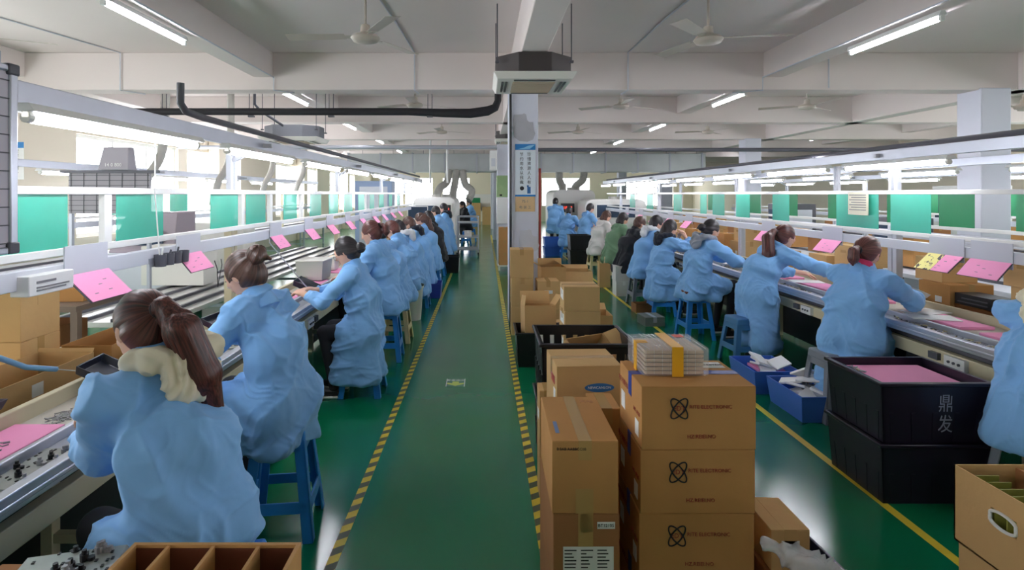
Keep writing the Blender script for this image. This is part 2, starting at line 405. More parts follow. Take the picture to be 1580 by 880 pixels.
# black insulated pipes
def pipe(label, pts, r, m=M_blackp, name='insulated_pipe', cat='pipe', group=None):
    return tag(MB().tube(pts, r, 10).build(name, m, smooth=60), label, cat, group)
pipe('thick black insulated pipe running level from the air conditioner to the left', [(.2,8.3,3.59),(.2,8.3,3.05),(.16,8.3,2.95),(.05,8.3,2.90),(-.2,8.3,2.865),(-.6,8.3,2.87),(-1.1,8.3,2.89),(-5.2,8.3,2.89)], [.05,.05,.06,.07,.07,.062,.055,.05])
for i, x in enumerate((-3.35, -2.2, -.78, -4.6)):
    tag(MB().cyl((x-.03,8.3,2.82),(x-.03,8.3,CZ),.006,n=6).cyl((x+.03,8.3,2.82),(x+.03,8.3,CZ),.006,n=6).box(x-.04,x+.04,8.27,8.33,2.81,2.835).build('pipe_hanger', M_dgrey), 'thin double rod hanger holding the black pipe, %s from the air conditioner' % ORD[[2,1,0,3][i]], 'hanger', 'black pipe hangers')
pipe('dark pipe over the left work line with an upturned end', [(-1.8,3.42,2.36),(-1.8,3.42,2.24),(-1.8,3.48,2.2),(-1.8,3.7,2.19),(-1.8,16,2.19)], .022, M_dgrey)
pipe('grey pipe following the top of the right work line', [(3.62,1.5,2.12),(3.62,17,2.12)], .022, M_dgrey)
pipe('long grey pipe crossing the hall behind the right line', [(.8,13.2,2.72),(13,13.2,2.72)], .045, M_dgrey)
pipe('long grey pipe crossing the hall behind the left line', [(-7,13.2,2.78),(.3,13.2,2.78)], .045, M_steel)
pipe('dark branch pipe hanging at upper left', [(-3.36,8.45,3.59),(-3.36,8.45,3.02),(-3.34,8.6,2.95),(-3.3,9.44,2.83)], .02, M_dgrey)
tag(MB().box(-.01,.02,0,.02,0,0).build('x') if 0 else MB().cyl((.35,7.64,0),(.35,7.64,3.1),.016,n=8).build('cable_conduit', M_black, smooth=60), 'black vertical conduit on the left edge of the column', 'conduit')
tag(MB().box(.735,.765,7.75,7.8,.3,2.05).build('red_post', M_redp, bevel=.003), 'dark red upright strip beside the white column', 'post')
# ---- column notices
yf = 7.672
pst = thing('poster', 'blue and white notice with two columns of characters on the white column', 'poster', (.548, yf, 2.02))
def wp(x0,x1,z0,z1,t=.002,d=0): return (x0,x1,-t-d,-d,z0,z1)
MB().box(*wp(-.135,.135,-.35,.35)).build('sheet', mat('poster_pale', (226,236,244), .5), pst)
MB().box(*wp(-.135,.135,.27,.35,.001,.002)).build('blue_band', mat('poster_blue', (44,128,196), .5), pst)
MB().box(*wp(-.135,.135,-.35,-.325,.001,.002)).build('blue_band', bpy.data.materials['poster_blue'], pst)
MB().prism([(-.1,.28),(.06,.285),(.13,.34),(.05,.33),(-.02,.3)], .001, M=Matrix(((1,0,0,0),(0,0,-1,-.003),(0,1,0,0),(0,0,0,1)))).build('emblem', mat('poster_light_blue', (140,200,232), .5), pst)
Mx = lambda x,z,y=-.0034: Matrix(((1,0,0,x),(0,0,-1,y),(0,1,0,z),(0,0,0,1)))
for i, (a, b) in enumerate(zip('节约用水从我做', '珍惜资源人人有')):
    text('character', a, .052, M_print, pst, Mx(-.05,.21-i*.062)); text('character', b, .052, M_print, pst, Mx(.05,.21-i*.062))
MB().lathe([(.02,0),(.028,0),(.028,.001),(.02,.001)], 16, M=Mx(-.045,-.24)).build('symbol', M_print, pst)
MB().box(*wp(.025,.07,-.31,-.22,.001,.002)).box(*wp(.02,.045,-.22,-.2,.001,.002)).build('symbol', mat('poster_mid_blue', (50,104,160), .5), pst)
nt_ = thing('notice_card', 'small tan card with faint writing below the blue notice', 'sign', (.545, yf, 1.57))
MB().box(*wp(-.13,.13,-.1,.1)).build('sheet', mat('tan_card', (216,184,138), .7), nt_)
text('writing', '7S-1', .05, M_gprint, nt_, Mx(0,.035)); text('writing', '电 装 工', .045, M_gprint, nt_, Mx(0,-.045))
pp = [(-.14,.15),(-.13,.2),(-.02,.205),(0,.22),(.03,.2),(.04,.13),(.07,.1),(.12,.1),(.13,.0),(.15,-.05),(.12,-.13),(.05,-.16),(-.06,-.15),(-.13,-.1),(-.15,.02)]
tag(MB().prism(pp, .003, M=Matrix(((1,0,0,.53),(0,0,-1,yf+.002),(0,1,0,2.56),(0,0,0,1)))).build('plaster_patch', mat('grey_plaster', (178,178,184), .9, var=.08, vs=8)), 'bare grey plaster patch high on the white column', 'patch')
tag(MB().prism([(x*.9,y*.8) for x,y in pp], .002, M=Matrix(((1,0,0,.6),(0,0,-1,yf+.003),(0,1,0,1.06),(0,0,0,1)))).build('plaster_patch', mat('pale_plaster', (206,206,212), .9, var=.06, vs=8)), 'pale scuffed plaster patch low on the white column', 'patch')

# ------------------------------------------------------------------ galvanised duct with hoses
M_galv = mat('galvanised_sheet', (186,192,192), .4, metal=.35, var=.14, vs=1.5)
du = thing('ventilation_duct', 'long galvanised sheet metal duct crossing the hall under the ceiling', 'duct', (0, 19, 2.44))
MB().box(-4.5, 7.3, 0, .7, 0, .6).build('casing', M_galv, du, bevel=.01)
for i in range(12): MB().box(-4.5+i*1.06, -4.46+i*1.06, -.03, .73, -.03, .63).build('flange', M_steel, du)
for i in range(12):
    MB().cyl((-4.0+i*1.0,.0,.6),(-4.0+i*1.0,.0,CZ-2.441),.006,n=6).build('hanger_rod', M_dgrey, du)
def hose(label, pts, r):
    pts = [Vector(p) for p in pts]; q = []
    for j in range(len(pts)-1):
        for t in range(14):
            u = t/14; p0 = pts[max(j-1,0)]; p1 = pts[j]; p2 = pts[j+1]; p3 = pts[min(j+2,len(pts)-1)]
            q.append(.5*((2*p1)+(-p0+p2)*u+(2*p0-5*p1+4*p2-p3)*u*u+(-p0+3*p1-3*p2+p3)*u**3))
    R = [r*(1+.08*(i%2)) for i in range(len(q))]
    return tag(MB().tube(q, R, 12).build('exhaust_hose', M_galv, smooth=30), label, 'hose', 'silver exhaust hoses')
M_galv = mat('hose_silver', (190,188,182), .5, metal=.1, var=.1, vs=8)
hose('silver exhaust hose curving down from the duct to the left machine, leftmost', [(-1.15,18.9,2.46),(-1.2,18.6,2.1),(-1.35,17.8,1.9),(-1.45,17.3,1.6)], .11)
hose('silver exhaust hose dropping straight from the duct behind the left machine', [(-.9,18.9,2.46),(-.95,18.6,2.0),(-1.0,18.4,1.7),(-1.0,18.2,1.5)], .11)
hose('silver exhaust hose sweeping right from the duct over the aisle side', [(-.7,18.9,2.46),(-.62,18.7,2.05),(-.4,18.6,1.8),(-.5,18.5,1.5)], .11)
hose('silver exhaust hose bending down to the right machine, left one', [(2.55,19.6,2.5),(2.6,19.9,2.2),(2.75,20.4,2.0),(2.8,20.6,1.8)], .12)
hose('silver exhaust hose bending down to the right machine, right one', [(3.4,19.6,2.5),(3.4,19.9,2.2),(3.25,20.4,2.0),(3.2,20.6,1.8)], .12)
# ------------------------------------------------------------------ organic surfaces: distance fields turned into one continuous mesh
class Field:
    def __init__(s, lo, hi, h):
        s.lo = np.array(lo, float); s.h = h
        s.n = np.ceil((np.array(hi)-s.lo)/h).astype(int)+1
        s.F = np.full(tuple(s.n), .2, np.float32)
    def _win(s, lo, hi):
        a = np.clip(np.floor((lo-s.lo)/s.h).astype(int), 0, s.n); b = np.clip(np.ceil((hi-s.lo)/s.h).astype(int)+1, 0, s.n)
        if (b-a).min() <= 0: return None
        ax = [(s.lo[i]+np.arange(a[i], b[i])*s.h).astype(np.float32) for i in range(3)]
        X, Y, Z = np.meshgrid(*ax, indexing='ij', sparse=True)
        return (slice(a[0],b[0]),slice(a[1],b[1]),slice(a[2],b[2])), X, Y, Z
    def _mix(s, sl, d, k, cut=False):
        f = s.F[sl]
        if cut: d = -d; q = np.maximum(k-np.abs(f-d), 0)/k; s.F[sl] = np.maximum(f, d)+q*q*k*.25
        else: q = np.maximum(k-np.abs(f-d), 0)/k; s.F[sl] = np.minimum(f, d)-q*q*k*.25
    def cone(s, a, b, ra, rb=None, k=.03, cut=False):
        rb = ra if rb is None else rb
        a = np.array(a, float); b = np.array(b, float); m = max(ra, rb)+k+3*s.h
        w = s._win(np.minimum(a,b)-m, np.maximum(a,b)+m)
        if w is None: return s
        sl, X, Y, Z = w; d = b-a; L2 = max(float(d@d), 1e-9)
        t = np.clip(((X-a[0])*d[0]+(Y-a[1])*d[1]+(Z-a[2])*d[2])/L2, 0, 1)
        dist = np.sqrt((X-a[0]-t*d[0])**2+(Y-a[1]-t*d[1])**2+(Z-a[2]-t*d[2])**2)-(ra+(rb-ra)*t)
        s._mix(sl, dist, k, cut); return s
    def chain(s, pts, rs, k=.02):
        for i in range(len(pts)-1): s.cone(pts[i], pts[i+1], rs[i], rs[i+1], k)
        return s
    def ell(s, c, r, R=None, k=.02, cut=False):
        c = np.array(c, float); r = np.array(r, float); m = r.max()+k+3*s.h
        w = s._win(c-m, c+m)
        if w is None: return s
        sl, X, Y, Z = w; x, y, z = X-c[0], Y-c[1], Z-c[2]
        if R is not None:
            R = np.array(R); x, y, z = x*R[0,0]+y*R[1,0]+z*R[2,0], x*R[0,1]+y*R[1,1]+z*R[2,1], x*R[0,2]+y*R[1,2]+z*R[2,2]
        q = np.sqrt((x/r[0])**2+(y/r[1])**2+(z/r[2])**2); g = np.sqrt((x/r[0]**2)**2+(y/r[1]**2)**2+(z/r[2]**2)**2)+1e-6
        s._mix(sl, q*(q-1)/g, k, cut); return s
    def plane(s, p, nrm, k=.01):
        "cuts away the side the normal points to"
        X, Y, Z = np.meshgrid(*[s.lo[i]+np.arange(s.n[i])*s.h for i in range(3)], indexing='ij', sparse=True)
        d = -((X-p[0])*nrm[0]+(Y-p[1])*nrm[1]+(Z-p[2])*nrm[2])
        s._mix((slice(None),)*3, d, k, True); return s
    def mesh(s):
        F = s.F; S = F < 0
        c = np.zeros(tuple(s.n-1), np.int8)
        for i in (0,1):
            for j in (0,1):
                for k in (0,1): c += S[i:s.n[0]-1+i, j:s.n[1]-1+j, k:s.n[2]-1+k]
        act = (c > 0) & (c < 8); idx = np.argwhere(act); n = len(idx)
        vid = np.full(c.shape, -1, np.int64); vid[act] = np.arange(n)
        acc = np.zeros((n,3)); cnt = np.zeros(n)
        cor = [(i,j,k) for i in (0,1) for j in (0,1) for k in (0,1)]
        val = {q: F[idx[:,0]+q[0], idx[:,1]+q[1], idx[:,2]+q[2]] for q in cor}
        for q in cor:
            for ax in range(3):
                if q[ax]: continue
                r = list(q); r[ax] = 1; r = tuple(r); a, b = val[q], val[r]
                m = (a < 0) != (b < 0); t = np.where(m, a/np.where(a-b == 0, 1, a-b), 0)
                p = np.zeros((n,3)); p[:] = q; p[:,ax] = t
                acc += p*m[:,None]; cnt += m
        V = s.lo+(idx+acc/cnt[:,None])*s.h
        faces = []
        for ax in range(3):
            a1, a2 = (ax+1)%3, (ax+2)%3
            sl0 = [slice(1,-1)]*3; sl0[ax] = slice(0,-1); sl1 = [slice(1,-1)]*3; sl1[ax] = slice(1,None)
            A = S[tuple(sl0)]; B = S[tuple(sl1)]; ch = np.argwhere(A != B)
            if not len(ch): continue
            off = np.ones(3, int); off[ax] = 0; e = ch+off; inside = A[tuple(ch.T)]
            def g(d1, d2): q = e.copy(); q[:,a1] -= d1; q[:,a2] -= d2; return vid[tuple(q.T)]
            Q = np.stack([g(1,1), g(0,1), g(0,0), g(1,0)], 1); Q[~inside] = Q[~inside][:, ::-1]
            faces.append(Q)
        return V, np.concatenate(faces)
def vnoise(P):
    i = np.floor(P).astype(np.int64); f = P-i; f = f*f*(3-2*f)
    def h(a): 
        n = (a[:,0]*374761393+a[:,1]*668265263+a[:,2]*2147483647) & 0xffffffff
        n = ((n ^ (n >> 13))*1274126177) & 0xffffffff; return ((n ^ (n >> 16)) & 0xffff)/65535.0
    o = 0
    for a in (0,1):
        for b in (0,1):
            for c in (0,1):
                w = (f[:,0] if a else 1-f[:,0])*(f[:,1] if b else 1-f[:,1])*(f[:,2] if c else 1-f[:,2])
                o = o+w*h(i+np.array([a,b,c]))
    return o
def normals(V, Q):
    n = np.cross(V[Q[:,2]]-V[Q[:,0]], V[Q[:,3]]-V[Q[:,1]]); N = np.zeros_like(V)
    for i in range(4): np.add.at(N, Q[:,i], n)
    return N/(np.linalg.norm(N, axis=1)[:,None]+1e-9)
def meshobj(name, V, Q, mats, parent, mi=None, strand=None):
    me = bpy.data.meshes.new(name)
    me.vertices.add(len(V)); me.vertices.foreach_set('co', V.astype(np.float32).ravel())
    me.loops.add(len(Q)*4); me.loops.foreach_set('vertex_index', Q.astype(np.int32).ravel())
    me.polygons.add(len(Q)); me.polygons.foreach_set('loop_start', np.arange(0, len(Q)*4, 4, dtype=np.int32))
    me.polygons.foreach_set('use_smooth', np.ones(len(Q), bool))
    for m in (mats if isinstance(mats, (list,tuple)) else [mats]): me.materials.append(m)
    if mi is not None: me.polygons.foreach_set('material_index', mi.astype(np.int32))
    if strand is not None:
        a = me.attributes.new('strand', 'FLOAT_VECTOR', 'POINT'); a.data.foreach_set('vector', strand.astype(np.float32).ravel())
    me.update(calc_edges=True); me.validate()
    o = bpy.data.objects.new(name, me); COL.objects.link(o); o.parent = parent
    return o
def folds(V, Q, amp, seed, sc=1.0):
    N = normals(V, Q); s = seed*7.31
    w = np.stack([vnoise(V*3.1*sc+s+i*9.7) for i in range(3)], 1)-.5
    q = V+w*.22
    ang = .6*np.sin(seed*1.7)
    u = q[:,2]*math.cos(ang)+q[:,1]*math.sin(ang)+q[:,0]*.35
    v = -q[:,2]*math.sin(ang)+q[:,1]*math.cos(ang)
    A = vnoise(np.stack([u*13*sc, v*3.2*sc, q[:,0]*4*sc], 1)+s); A = 1-np.abs(2*A-1)
    B = vnoise(np.stack([v*15*sc, u*3*sc, q[:,0]*5*sc], 1)+s+40); B = 1-np.abs(2*B-1)
    m = vnoise(V*4.3*sc+s+90); m = np.clip((m-.3)*2.5, 0, 1)
    d = (A**2.6-.3)*(1-m)+(B**2.6-.3)*m*.9
    C = vnoise(V*26*sc+s)-.5
    return V+N*((d*amp+C*amp*.22)[:,None])
def rot3(yaw=0, pitch=0, roll=0):
    "yaw about z (left +), pitch forward/down (+), roll about x"
    return np.array(Matrix.Rotation(yaw,3,'Z') @ Matrix.Rotation(pitch,3,'Y') @ Matrix.Rotation(roll,3,'X'))
def ik(s, t, a, b, hint):
    d = t-s; L = min(np.linalg.norm(d), a+b-.004); d = d/np.linalg.norm(d); t = s+d*L
    x = (a*a-b*b+L*L)/(2*L); h = math.sqrt(max(a*a-x*x, 0)); p = hint-d*(hint@d); p = p/(np.linalg.norm(p)+1e-9)
    return s+d*x+p*h, t
def hand_into(f, wrist, d, up, side, curl=.5, sc=1.0):
    """palm and five fingers; d along the hand, up = back of the hand, side +1/-1 = where the thumb is"""
    d = d/np.linalg.norm(d); up = up-d*(up@d); up /= np.linalg.norm(up); w = np.cross(up, d)*side
    R = np.stack([d, w, up], 1)
    f.ell(wrist+d*.05*sc, np.array([.052,.04,.0155])*sc, R, .012)
    f.cone(wrist-d*.02, wrist+d*.025, .024*sc, .023*sc, .015)
    for i, (off, ln) in enumerate([(.029,.072),(.010,.08),(-.009,.075),(-.027,.06)]):
        p = wrist+d*(.082-.003*abs(i-1))*sc+w*off*sc; dd = d+w*(off*1.5); dd /= np.linalg.norm(dd); r = (.0088-.0006*(i == 3))*sc
        for j, fr in enumerate((.42,.32,.26)):
            c = curl*(.55+.5*j)+.06*i; q = p+(dd*math.cos(c)-up*math.sin(c))*ln*fr*sc
            f.cone(p, q, r, r*.9, .004); p = q; r *= .9
    p = wrist+d*.03*sc+w*.03*sc
    for a, b, r in ((.036, .5, .011), (.03, .2, .0095), (.022, .0, .0085)):
        q = p+(d*.8+w*b*1.5-up*.35)/np.linalg.norm(d*.8+w*b*1.5-up*.35)*a*sc; f.cone(p, q, r*sc, r*sc*.88, .006); p = q
HAIR = {'brown': hairmat('brown_hair', (54,36,32), (124,88,76)), 'black': hairmat('black_hair', (22,20,24), (66,58,62)),
        'auburn': hairmat('auburn_hair', (66,32,32), (134,80,72)), 'red': hairmat('long_auburn_hair', (48,22,24), (118,62,54))}
M_hoodc = cloth('cream_hood_fabric', (238,228,204)); M_hoodg = cloth('grey_hood_fabric', (150,156,168)); M_hoodn = cloth('dark_navy_hood', (38,42,56))
M_hoodw = cloth('white_hood_fabric', (232,232,236)); M_sweater = cloth('green_jumper', (112,146,116)); M_blackc = cloth('black_coat_fabric', (34,36,44))
M_tan = cloth('tan_jacket_sleeve', (168,112,64)); M_whitec = cloth('white_top', (226,222,220)); M_pinkc = cloth('pink_collar', (226,70,120))
M_band = mat('black_hair_band', (28,20,26), .5); M_mask = mat('white_face_mask', (236,236,240), .8)
def person(label, x, y, rot, seat=.5, lean=20, pitch=35, yaw=0, twist=0, roll=0, hl=None, hr=None, elb=None, hair='bun', hc='black', coat=M_coat, h=.008, tail=None,
           hood=None, hoff=(0,0,0), collar=True, curl=.5, glasses=False, cuff=None, armm=None, size=1.0, side=0, up=0, back=.10, seed=1, sleeve=None, stand=False, mask=False, legs=True, width=1.0, girth=1.0, group=None, knee=.42):
    A = np.array; r = math.radians; l = r(lean)
    t = thing('person', label, 'person', (x, y, 0), rot, group)
    H = A([0,0,seat+.10+up]); 
    M = H+A([math.sin(l*.45)*.26-.02, side*.4, math.cos(l*.45)*.26]); N = M+A([math.sin(l*1.25)*.26, side*.6, math.cos(l*1.25)*.26])
    tw = rot3(r(twist)); na = l*.9+r(pitch)*.35
    C = N+A([math.sin(na)*.15+.015, side*.1+math.sin(r(roll))*-.05, math.cos(na)*.15])
    R = rot3(r(yaw)+r(twist)*.5, r(pitch), r(roll))
    lat = tw @ A([0,1,0]); sw = .165*width
    SL = N+lat*sw-A([math.sin(l)*.0,0,.055]); SR = N-lat*sw-A([0,0,.055])
    dl = A([.42,.16,.86-0]); dr = A([.42,-.16,.86])
    hl = dl if hl is None else A(hl, float); hr = dr if hr is None else A(hr, float)
    eh = A([-.35,1,-.8]) ; eh2 = A([-.35,-1,-.8])
    if elb is not None: eh, eh2 = A(elb[0], float), A(elb[1], float)
    EL, WL = ik(SL, hl, .29, .255, eh); ER, WR = ik(SR, hr, .29, .255, eh2)
    if not np.isfinite(EL).all(): EL = SL
    # ---------------- body: head, neck, trunk, arms, hands in one skin
    pts = np.stack([H, C, WL, WR, EL, ER, N]); near = h <= .0075
    bh = .0055 if near else h*1.05
    f = Field(pts.min(0)-.26, pts.max(0)+.26, bh)
    f.ell(C, (.094,.076,.108), R, .01)
    f.ell(C+R@A([.022,0,-.06]), (.066,.056,.062), R, .03)
    f.ell(C+R@A([.06,0,-.092]), (.025,.028,.022), R, .025)           # chin
    f.cone(C+R@A([.088,0,.012]), C+R@A([.108,0,-.03]), .008, .0135, .014)   # nose
    f.cone(C+R@A([.085,-.012,-.066]), C+R@A([.085,.012,-.066]), .0085, k=.008)     # lips
    f.ell(C+R@A([.082,.034,-.012]), (.016,.02,.02), R, .012); f.ell(C+R@A([.082,-.034,-.012]), (.016,.02,.02), R, .012)  # eye lids
    f.cone(C+R@A([.082,-.03,.022]), C+R@A([.082,.03,.022]), .012, k=.015)
    for s in (-1, 1): f.ell(C+R@A([-.006,s*.078,-.02]), (.02,.009,.033), R @ rot3(s*.35), .005)
    f.cone(N-A([0,0,.03]), C+R@A([-.02,0,-.07]), .05, .048, .02)
    f.cone(H, M, .10, .085, .05).cone(M, N-A([0,0,.08]), .085, .06, .05).cone(SL, SR, .042, .042, .05)
    for S, E, Wp, s, hh in ((SL, EL, WL, 1, hl), (SR, ER, WR, -1, hr)):
        f.cone(S, E, .045, .036, .03).cone(E, Wp, .036, .024, .02)
        d = (Wp-E)/np.linalg.norm(Wp-E); d2 = d+A([.0,0,-.12])
        upv = A([0,0,1.0]) if abs(d[2]) < .75 else A([1.0,0,0])
        hand_into(f, Wp+d*.01, d2, upv, -s*(-1) if False else -s, curl)
    V, Q = f.mesh(); fc = V[Q].mean(1); loc = (fc-C) @ R
    mi = np.zeros(len(Q), int)
    mi[(loc[:,0] > .078) & (np.abs(loc[:,1]) < .024) & (np.abs(loc[:,2]+.066) < .0095)] = 1
    body = meshobj('body', V, Q, [M_skin, M_lip], t, mi)
    for s in (-1, 1):
        if near:
            e = MB(); p = C+R@A([.0925,s*.034,-.012]); e.sphere(Vector(p), (.011,.011,.011), 12); e.sphere(Vector(p+R@A([.006,0,-.001])), (.0065,.0065,.0065), 10, 1)
            e.build('eye', [M_paper, M_print], body, smooth=60)
            b = [C+R@A([.094,s*.018,.016]), C+R@A([.096,s*.034,.021]), C+R@A([.086,s*.052,.014])]
            MB().tube(b, [.003,.0035,.0015], 6).build('eyebrow', M_print, body, smooth=60)
    if mask:
        g = Field(C-.18, C+.18, .006); g.ell(C+R@A([.06,0,-.06]), (.056,.058,.05), R, .01); g.cone(C+R@A([.09,0,-.03]), C+R@A([.10,0,-.05]), .016, .02, .02)
        meshobj('face_mask', *g.mesh(), M_mask, t)
    if glasses:
        g = MB()
        for s in (-1, 1):
            c = C+R@A([.108,s*.034,-.014]); n = 20
            g.tube([c+R@A([0,.023*math.cos(2*PI*i/n),.02*math.sin(2*PI*i/n)]) for i in range(n+1)], .0016, 6)
            g.tube([c+R@A([0,s*.023,.004]), C+R@A([.05,s*.078,-.004]), C+R@A([-.01,s*.084,-.012])], .0014, 6)
        g.tube([C+R@A([.108,-.011,-.012]), C+R@A([.112,0,-.008]), C+R@A([.108,.011,-.012])], .0014, 6)
        g.build('glasses', mat('thin_spectacle_frame', (120,96,84), .35, metal=.6), t, smooth=60)
    # ---------------- coat
    c = Field(np.minimum(pts.min(0), A([-.35,-.4,0]))-.22, np.maximum(pts.max(0), A([.3,.3,0]))+.2, h)
    wid = .088*width
    for s in (-1, 1):
        S = SL if s > 0 else SR; o = lat*s*wid
        c.cone(H+o*.95-A([.02,0,.02]), M+o, .112*girth, .102*girth, .06).cone(M+o, N-A([.01,0,.10])+lat*s*.08, .102*girth, .08*girth, .06)
        c.cone(N+lat*s*.02-A([0,0,.035]), S, .056, .064, .035)
    c.cone(H, M-A([.012,0,0]), .122*girth, .115*girth, .06).cone(M-A([.012,0,0]), N-A([.005,0,.085]), .115*girth, .088, .05).cone(N-A([0,0,.06]), N+(C-N)*.22, .082, .066, .03)
    for S, E, Wp, s in ((SL, EL, WL, 1), (SR, ER, WR, -1)):
        m_ = (S+E)/2
        c.cone(S, m_, .070, .066, .05).cone(m_, E, .066, .058, .03)
        e2 = E+(Wp-E)*.3
        c.cone(E, e2, .056, .055, .03).cone(e2, E+(Wp-E)*(.9), .055, .046, .03)
    tl = tail if tail is not None else max(.08, seat-.13)
    if stand:
        for s in (-1, 1):
            c.cone(H+A([0,s*.09,0]), A([-.03,s*.13,tl+.11]), .13, .115, .08); c.cone(H+A([0,s*.03,0]), A([.06,s*.1,tl+.11]), .13, .10, .08)
    else:
        for s in (-1, 1):
            c.cone(H+A([-.01,s*.085,-.02]), H+A([knee*(.72 if tail is None or tail > .25 else .34),s*.11,-.03]), .118, .096, .06)
            c.cone(H+A([-back*.25,s*.07,0]), A([-back,s*.10*girth,tl+.05]), .12*girth, .115*girth, .07)
            if tail is not None: c.cone(H+A([.10,s*.09,-.03]), A([.13,s*.115,tl+.05]), .11, .11, .07).cone(H+A([.03,0,-.03]), A([.03,0,tl+.05]), .13, .13, .07)
    c.plane((0,0,tl), (0,0,-1), .015)
    for E, Wp in ((EL, WL), (ER, WR)):
        d = (Wp-E)/np.linalg.norm(Wp-E); p = Wp-d*.02
        c.cone(p+d*.02, p+d*.16, .085, .085, .004, cut=True)
    c.cone(N+(C-N)*.5, C+(C-N)*1.2, .056, .09, .01, cut=True)
    V, Q = c.mesh(); V = folds(V, Q, .034 if h < .012 else .03, seed, .8); V = folds(V, Q, .008, seed+3, 1.9) if h < .012 else V
    fc = V[Q].mean(1); mi = np.zeros(len(Q), int)
    mats = [coat]
    if cuff is not None:
        mats.append(cuff)
        for E, Wp in ((EL, WL), (ER, WR)): mi[np.linalg.norm(fc-Wp, axis=1) < .15] = 1
    if sleeve is not None:
        mats.append(sleeve); k = len(mats)-1
        for S, E in ((SL, EL), (SR, ER)): mi[(np.linalg.norm(fc-E, axis=1) < .23)] = k
    meshobj('coat', V, Q, mats, t, mi)
    nd = (C-N)/np.linalg.norm(C-N)
    if collar:
        ax = Vector(nd*.6+A([0,0,.4])).normalized(); q = ax.to_track_quat('Z', 'Y').to_matrix().to_4x4(); q.translation = Vector(N-A([.0,0,.0]))-ax*(.02 if collar is True else .006)
        MB().lathe([(.08,-.02),(.09,-.028),(.084,.0),(.071,.036),(.064,.042),(.061,.036),(.066,.01),(.074,-.015)], 28, M=q @ Matrix.Diagonal((.92,1.05,1,1))).build('collar', coat, t, smooth=60)
        if collar is not True: MB().lathe([(.056,.0),(.072,.02),(.076,.045),(.066,.066),(.054,.07),(.05,.05)], 24, M=q @ Matrix.Translation((.004,0,.012))).build('scarf', collar, t, smooth=60)
    if hood is not None:
        g = Field(N-.32, N+.32, h); b = rot3(0, l*.6)
        ar = [b@A([.06,.10,.03]), b@A([-.01,.115,.045]), b@A([-.075,.09,.04]), b@A([-.11,.03,.01]), b@A([-.11,-.03,.01]), b@A([-.075,-.09,.04]), b@A([-.01,-.115,.045]), b@A([.06,-.10,.03])]
        ar = [p+b@A(hoff) for p in ar]
        for i in range(7): g.cone(N+ar[i], N+ar[i+1], .026 if i in (0,6) else .036, .034, .02)
        g.ell(N+b@(A([-.115,0,-.045])+A(hoff)), (.038,.095,.075), b, .03)
        V, Q = g.mesh(); V = folds(V, Q, .022, seed+11, 1.8); meshobj('hood', V, Q, hood, t)
    # ---------------- hair
    hh = min(h, .006 if h < .0095 else .0085); g = Field(C-.42 if 'long' in hair or 'pony' in hair else C-.2, C+.22, hh)
    g.ell(C+R@A([-.012,0,.012]), (.102,.089,.114), R, .01)
    g.ell(C+R@A([-.04,0,-.035]), (.066,.074,.075), R, .03)
    if hair == 'bob':
        for s in (-1, 1): g.chain([C+R@A([-.02,s*.07,0]), C+R@A([.0,s*.075,-.10]), C+R@A([.01,s*.068,-.14])], [.03,.028,.018], .03)
        g.ell(C+R@A([-.05,0,-.09]), (.06,.08,.07), R, .03)
    g.ell(C+R@A([.094,0,-.052]), (.07,.066,.10), R, .012, cut=True)
    g.ell(C+R@A([.052,.09,-.06]), (.055,.045,.06), R, .01, cut=True); g.ell(C+R@A([.052,-.09,-.06]), (.055,.045,.06), R, .01, cut=True)
    T = C+R@A([-.10,0,.03]); axis = R@A([-1,0,.3]); tailpts = None
    if hair == 'bun':
        T = C+R@A([-.098,0,.032]); g.ell(T+R@A([-.03,0,.0]), (.045,.052,.05), R, .01); g.ell(T+R@A([-.035,.03,-.025]), (.03,.026,.034), R, .01); g.chain([T+R@A([-.04,-.02,-.02]), T+R@A([-.06,-.03,-.06])], [.02,.006], .01)
        axis = T-C
    elif hair == 'lowbun':
        T = C+R@A([-.09,0,-.03]); g.ell(T+R@A([-.03,0,-.005]), (.045,.05,.045), R, .008); g.chain([T+R@A([-.03,.02,0]), T+R@A([-.06,.03,-.04])], [.02,.008], .01); axis = T-C
    elif hair in ('pony', 'longpony', 'lowpony'):
        T = C+R@A([-.105,0,{'pony':.03,'longpony':.0,'lowpony':-.045}[hair]]); axis = T-C
        L = {'pony':.12,'longpony':.40,'lowpony':.13}[hair]
        e = A([-.55,0,-.12]) if hair != 'longpony' else A([-.42,-.12,-.3]); e = e/np.linalg.norm(e)
        p1 = T+(R@A([-1,0,0]))*.035; p2 = p1+e*L*.22+A([-.01,0,-.02]); dn = A([-.10,.0,-1.]) if hair != 'longpony' else A([-.18,-.28,-.9]); dn /= np.linalg.norm(dn)
        p3 = p2+dn*L*.4; p4 = p3+dn*L*.38+A([0,0,0])
        tailpts = [T-(T-C)*.1, p1, p2, p3, p4]
        rs = [.018,.02,.034,.036,.008] if hair != 'longpony' else [.024,.030,.056,.060,.014]
        g.chain(tailpts, rs, .012)
    elif hair == 'long':
        tailpts = [C+R@A([-.07,0,.0]), C+R@A([-.10,0,-.1]), N+A([-.11,.0,-.06]), N+A([-.16,0,-.24])]
        g.chain(tailpts, [.07,.065,.06,.02], .03)
    V, Q = g.mesh(); N_ = normals(V, Q)
    ax = axis/np.linalg.norm(axis); a1 = np.cross(ax, A([0,1,0.01])); a1 /= np.linalg.norm(a1); a2 = np.cross(ax, a1)
    rel = V-T; ca, sa = rel@a1, rel@a2; rr_ = np.sqrt(ca*ca+sa*sa)+1e-4; al = rel@ax
    K = np.stack([ca/rr_*9, sa/rr_*9, al*6], 1)
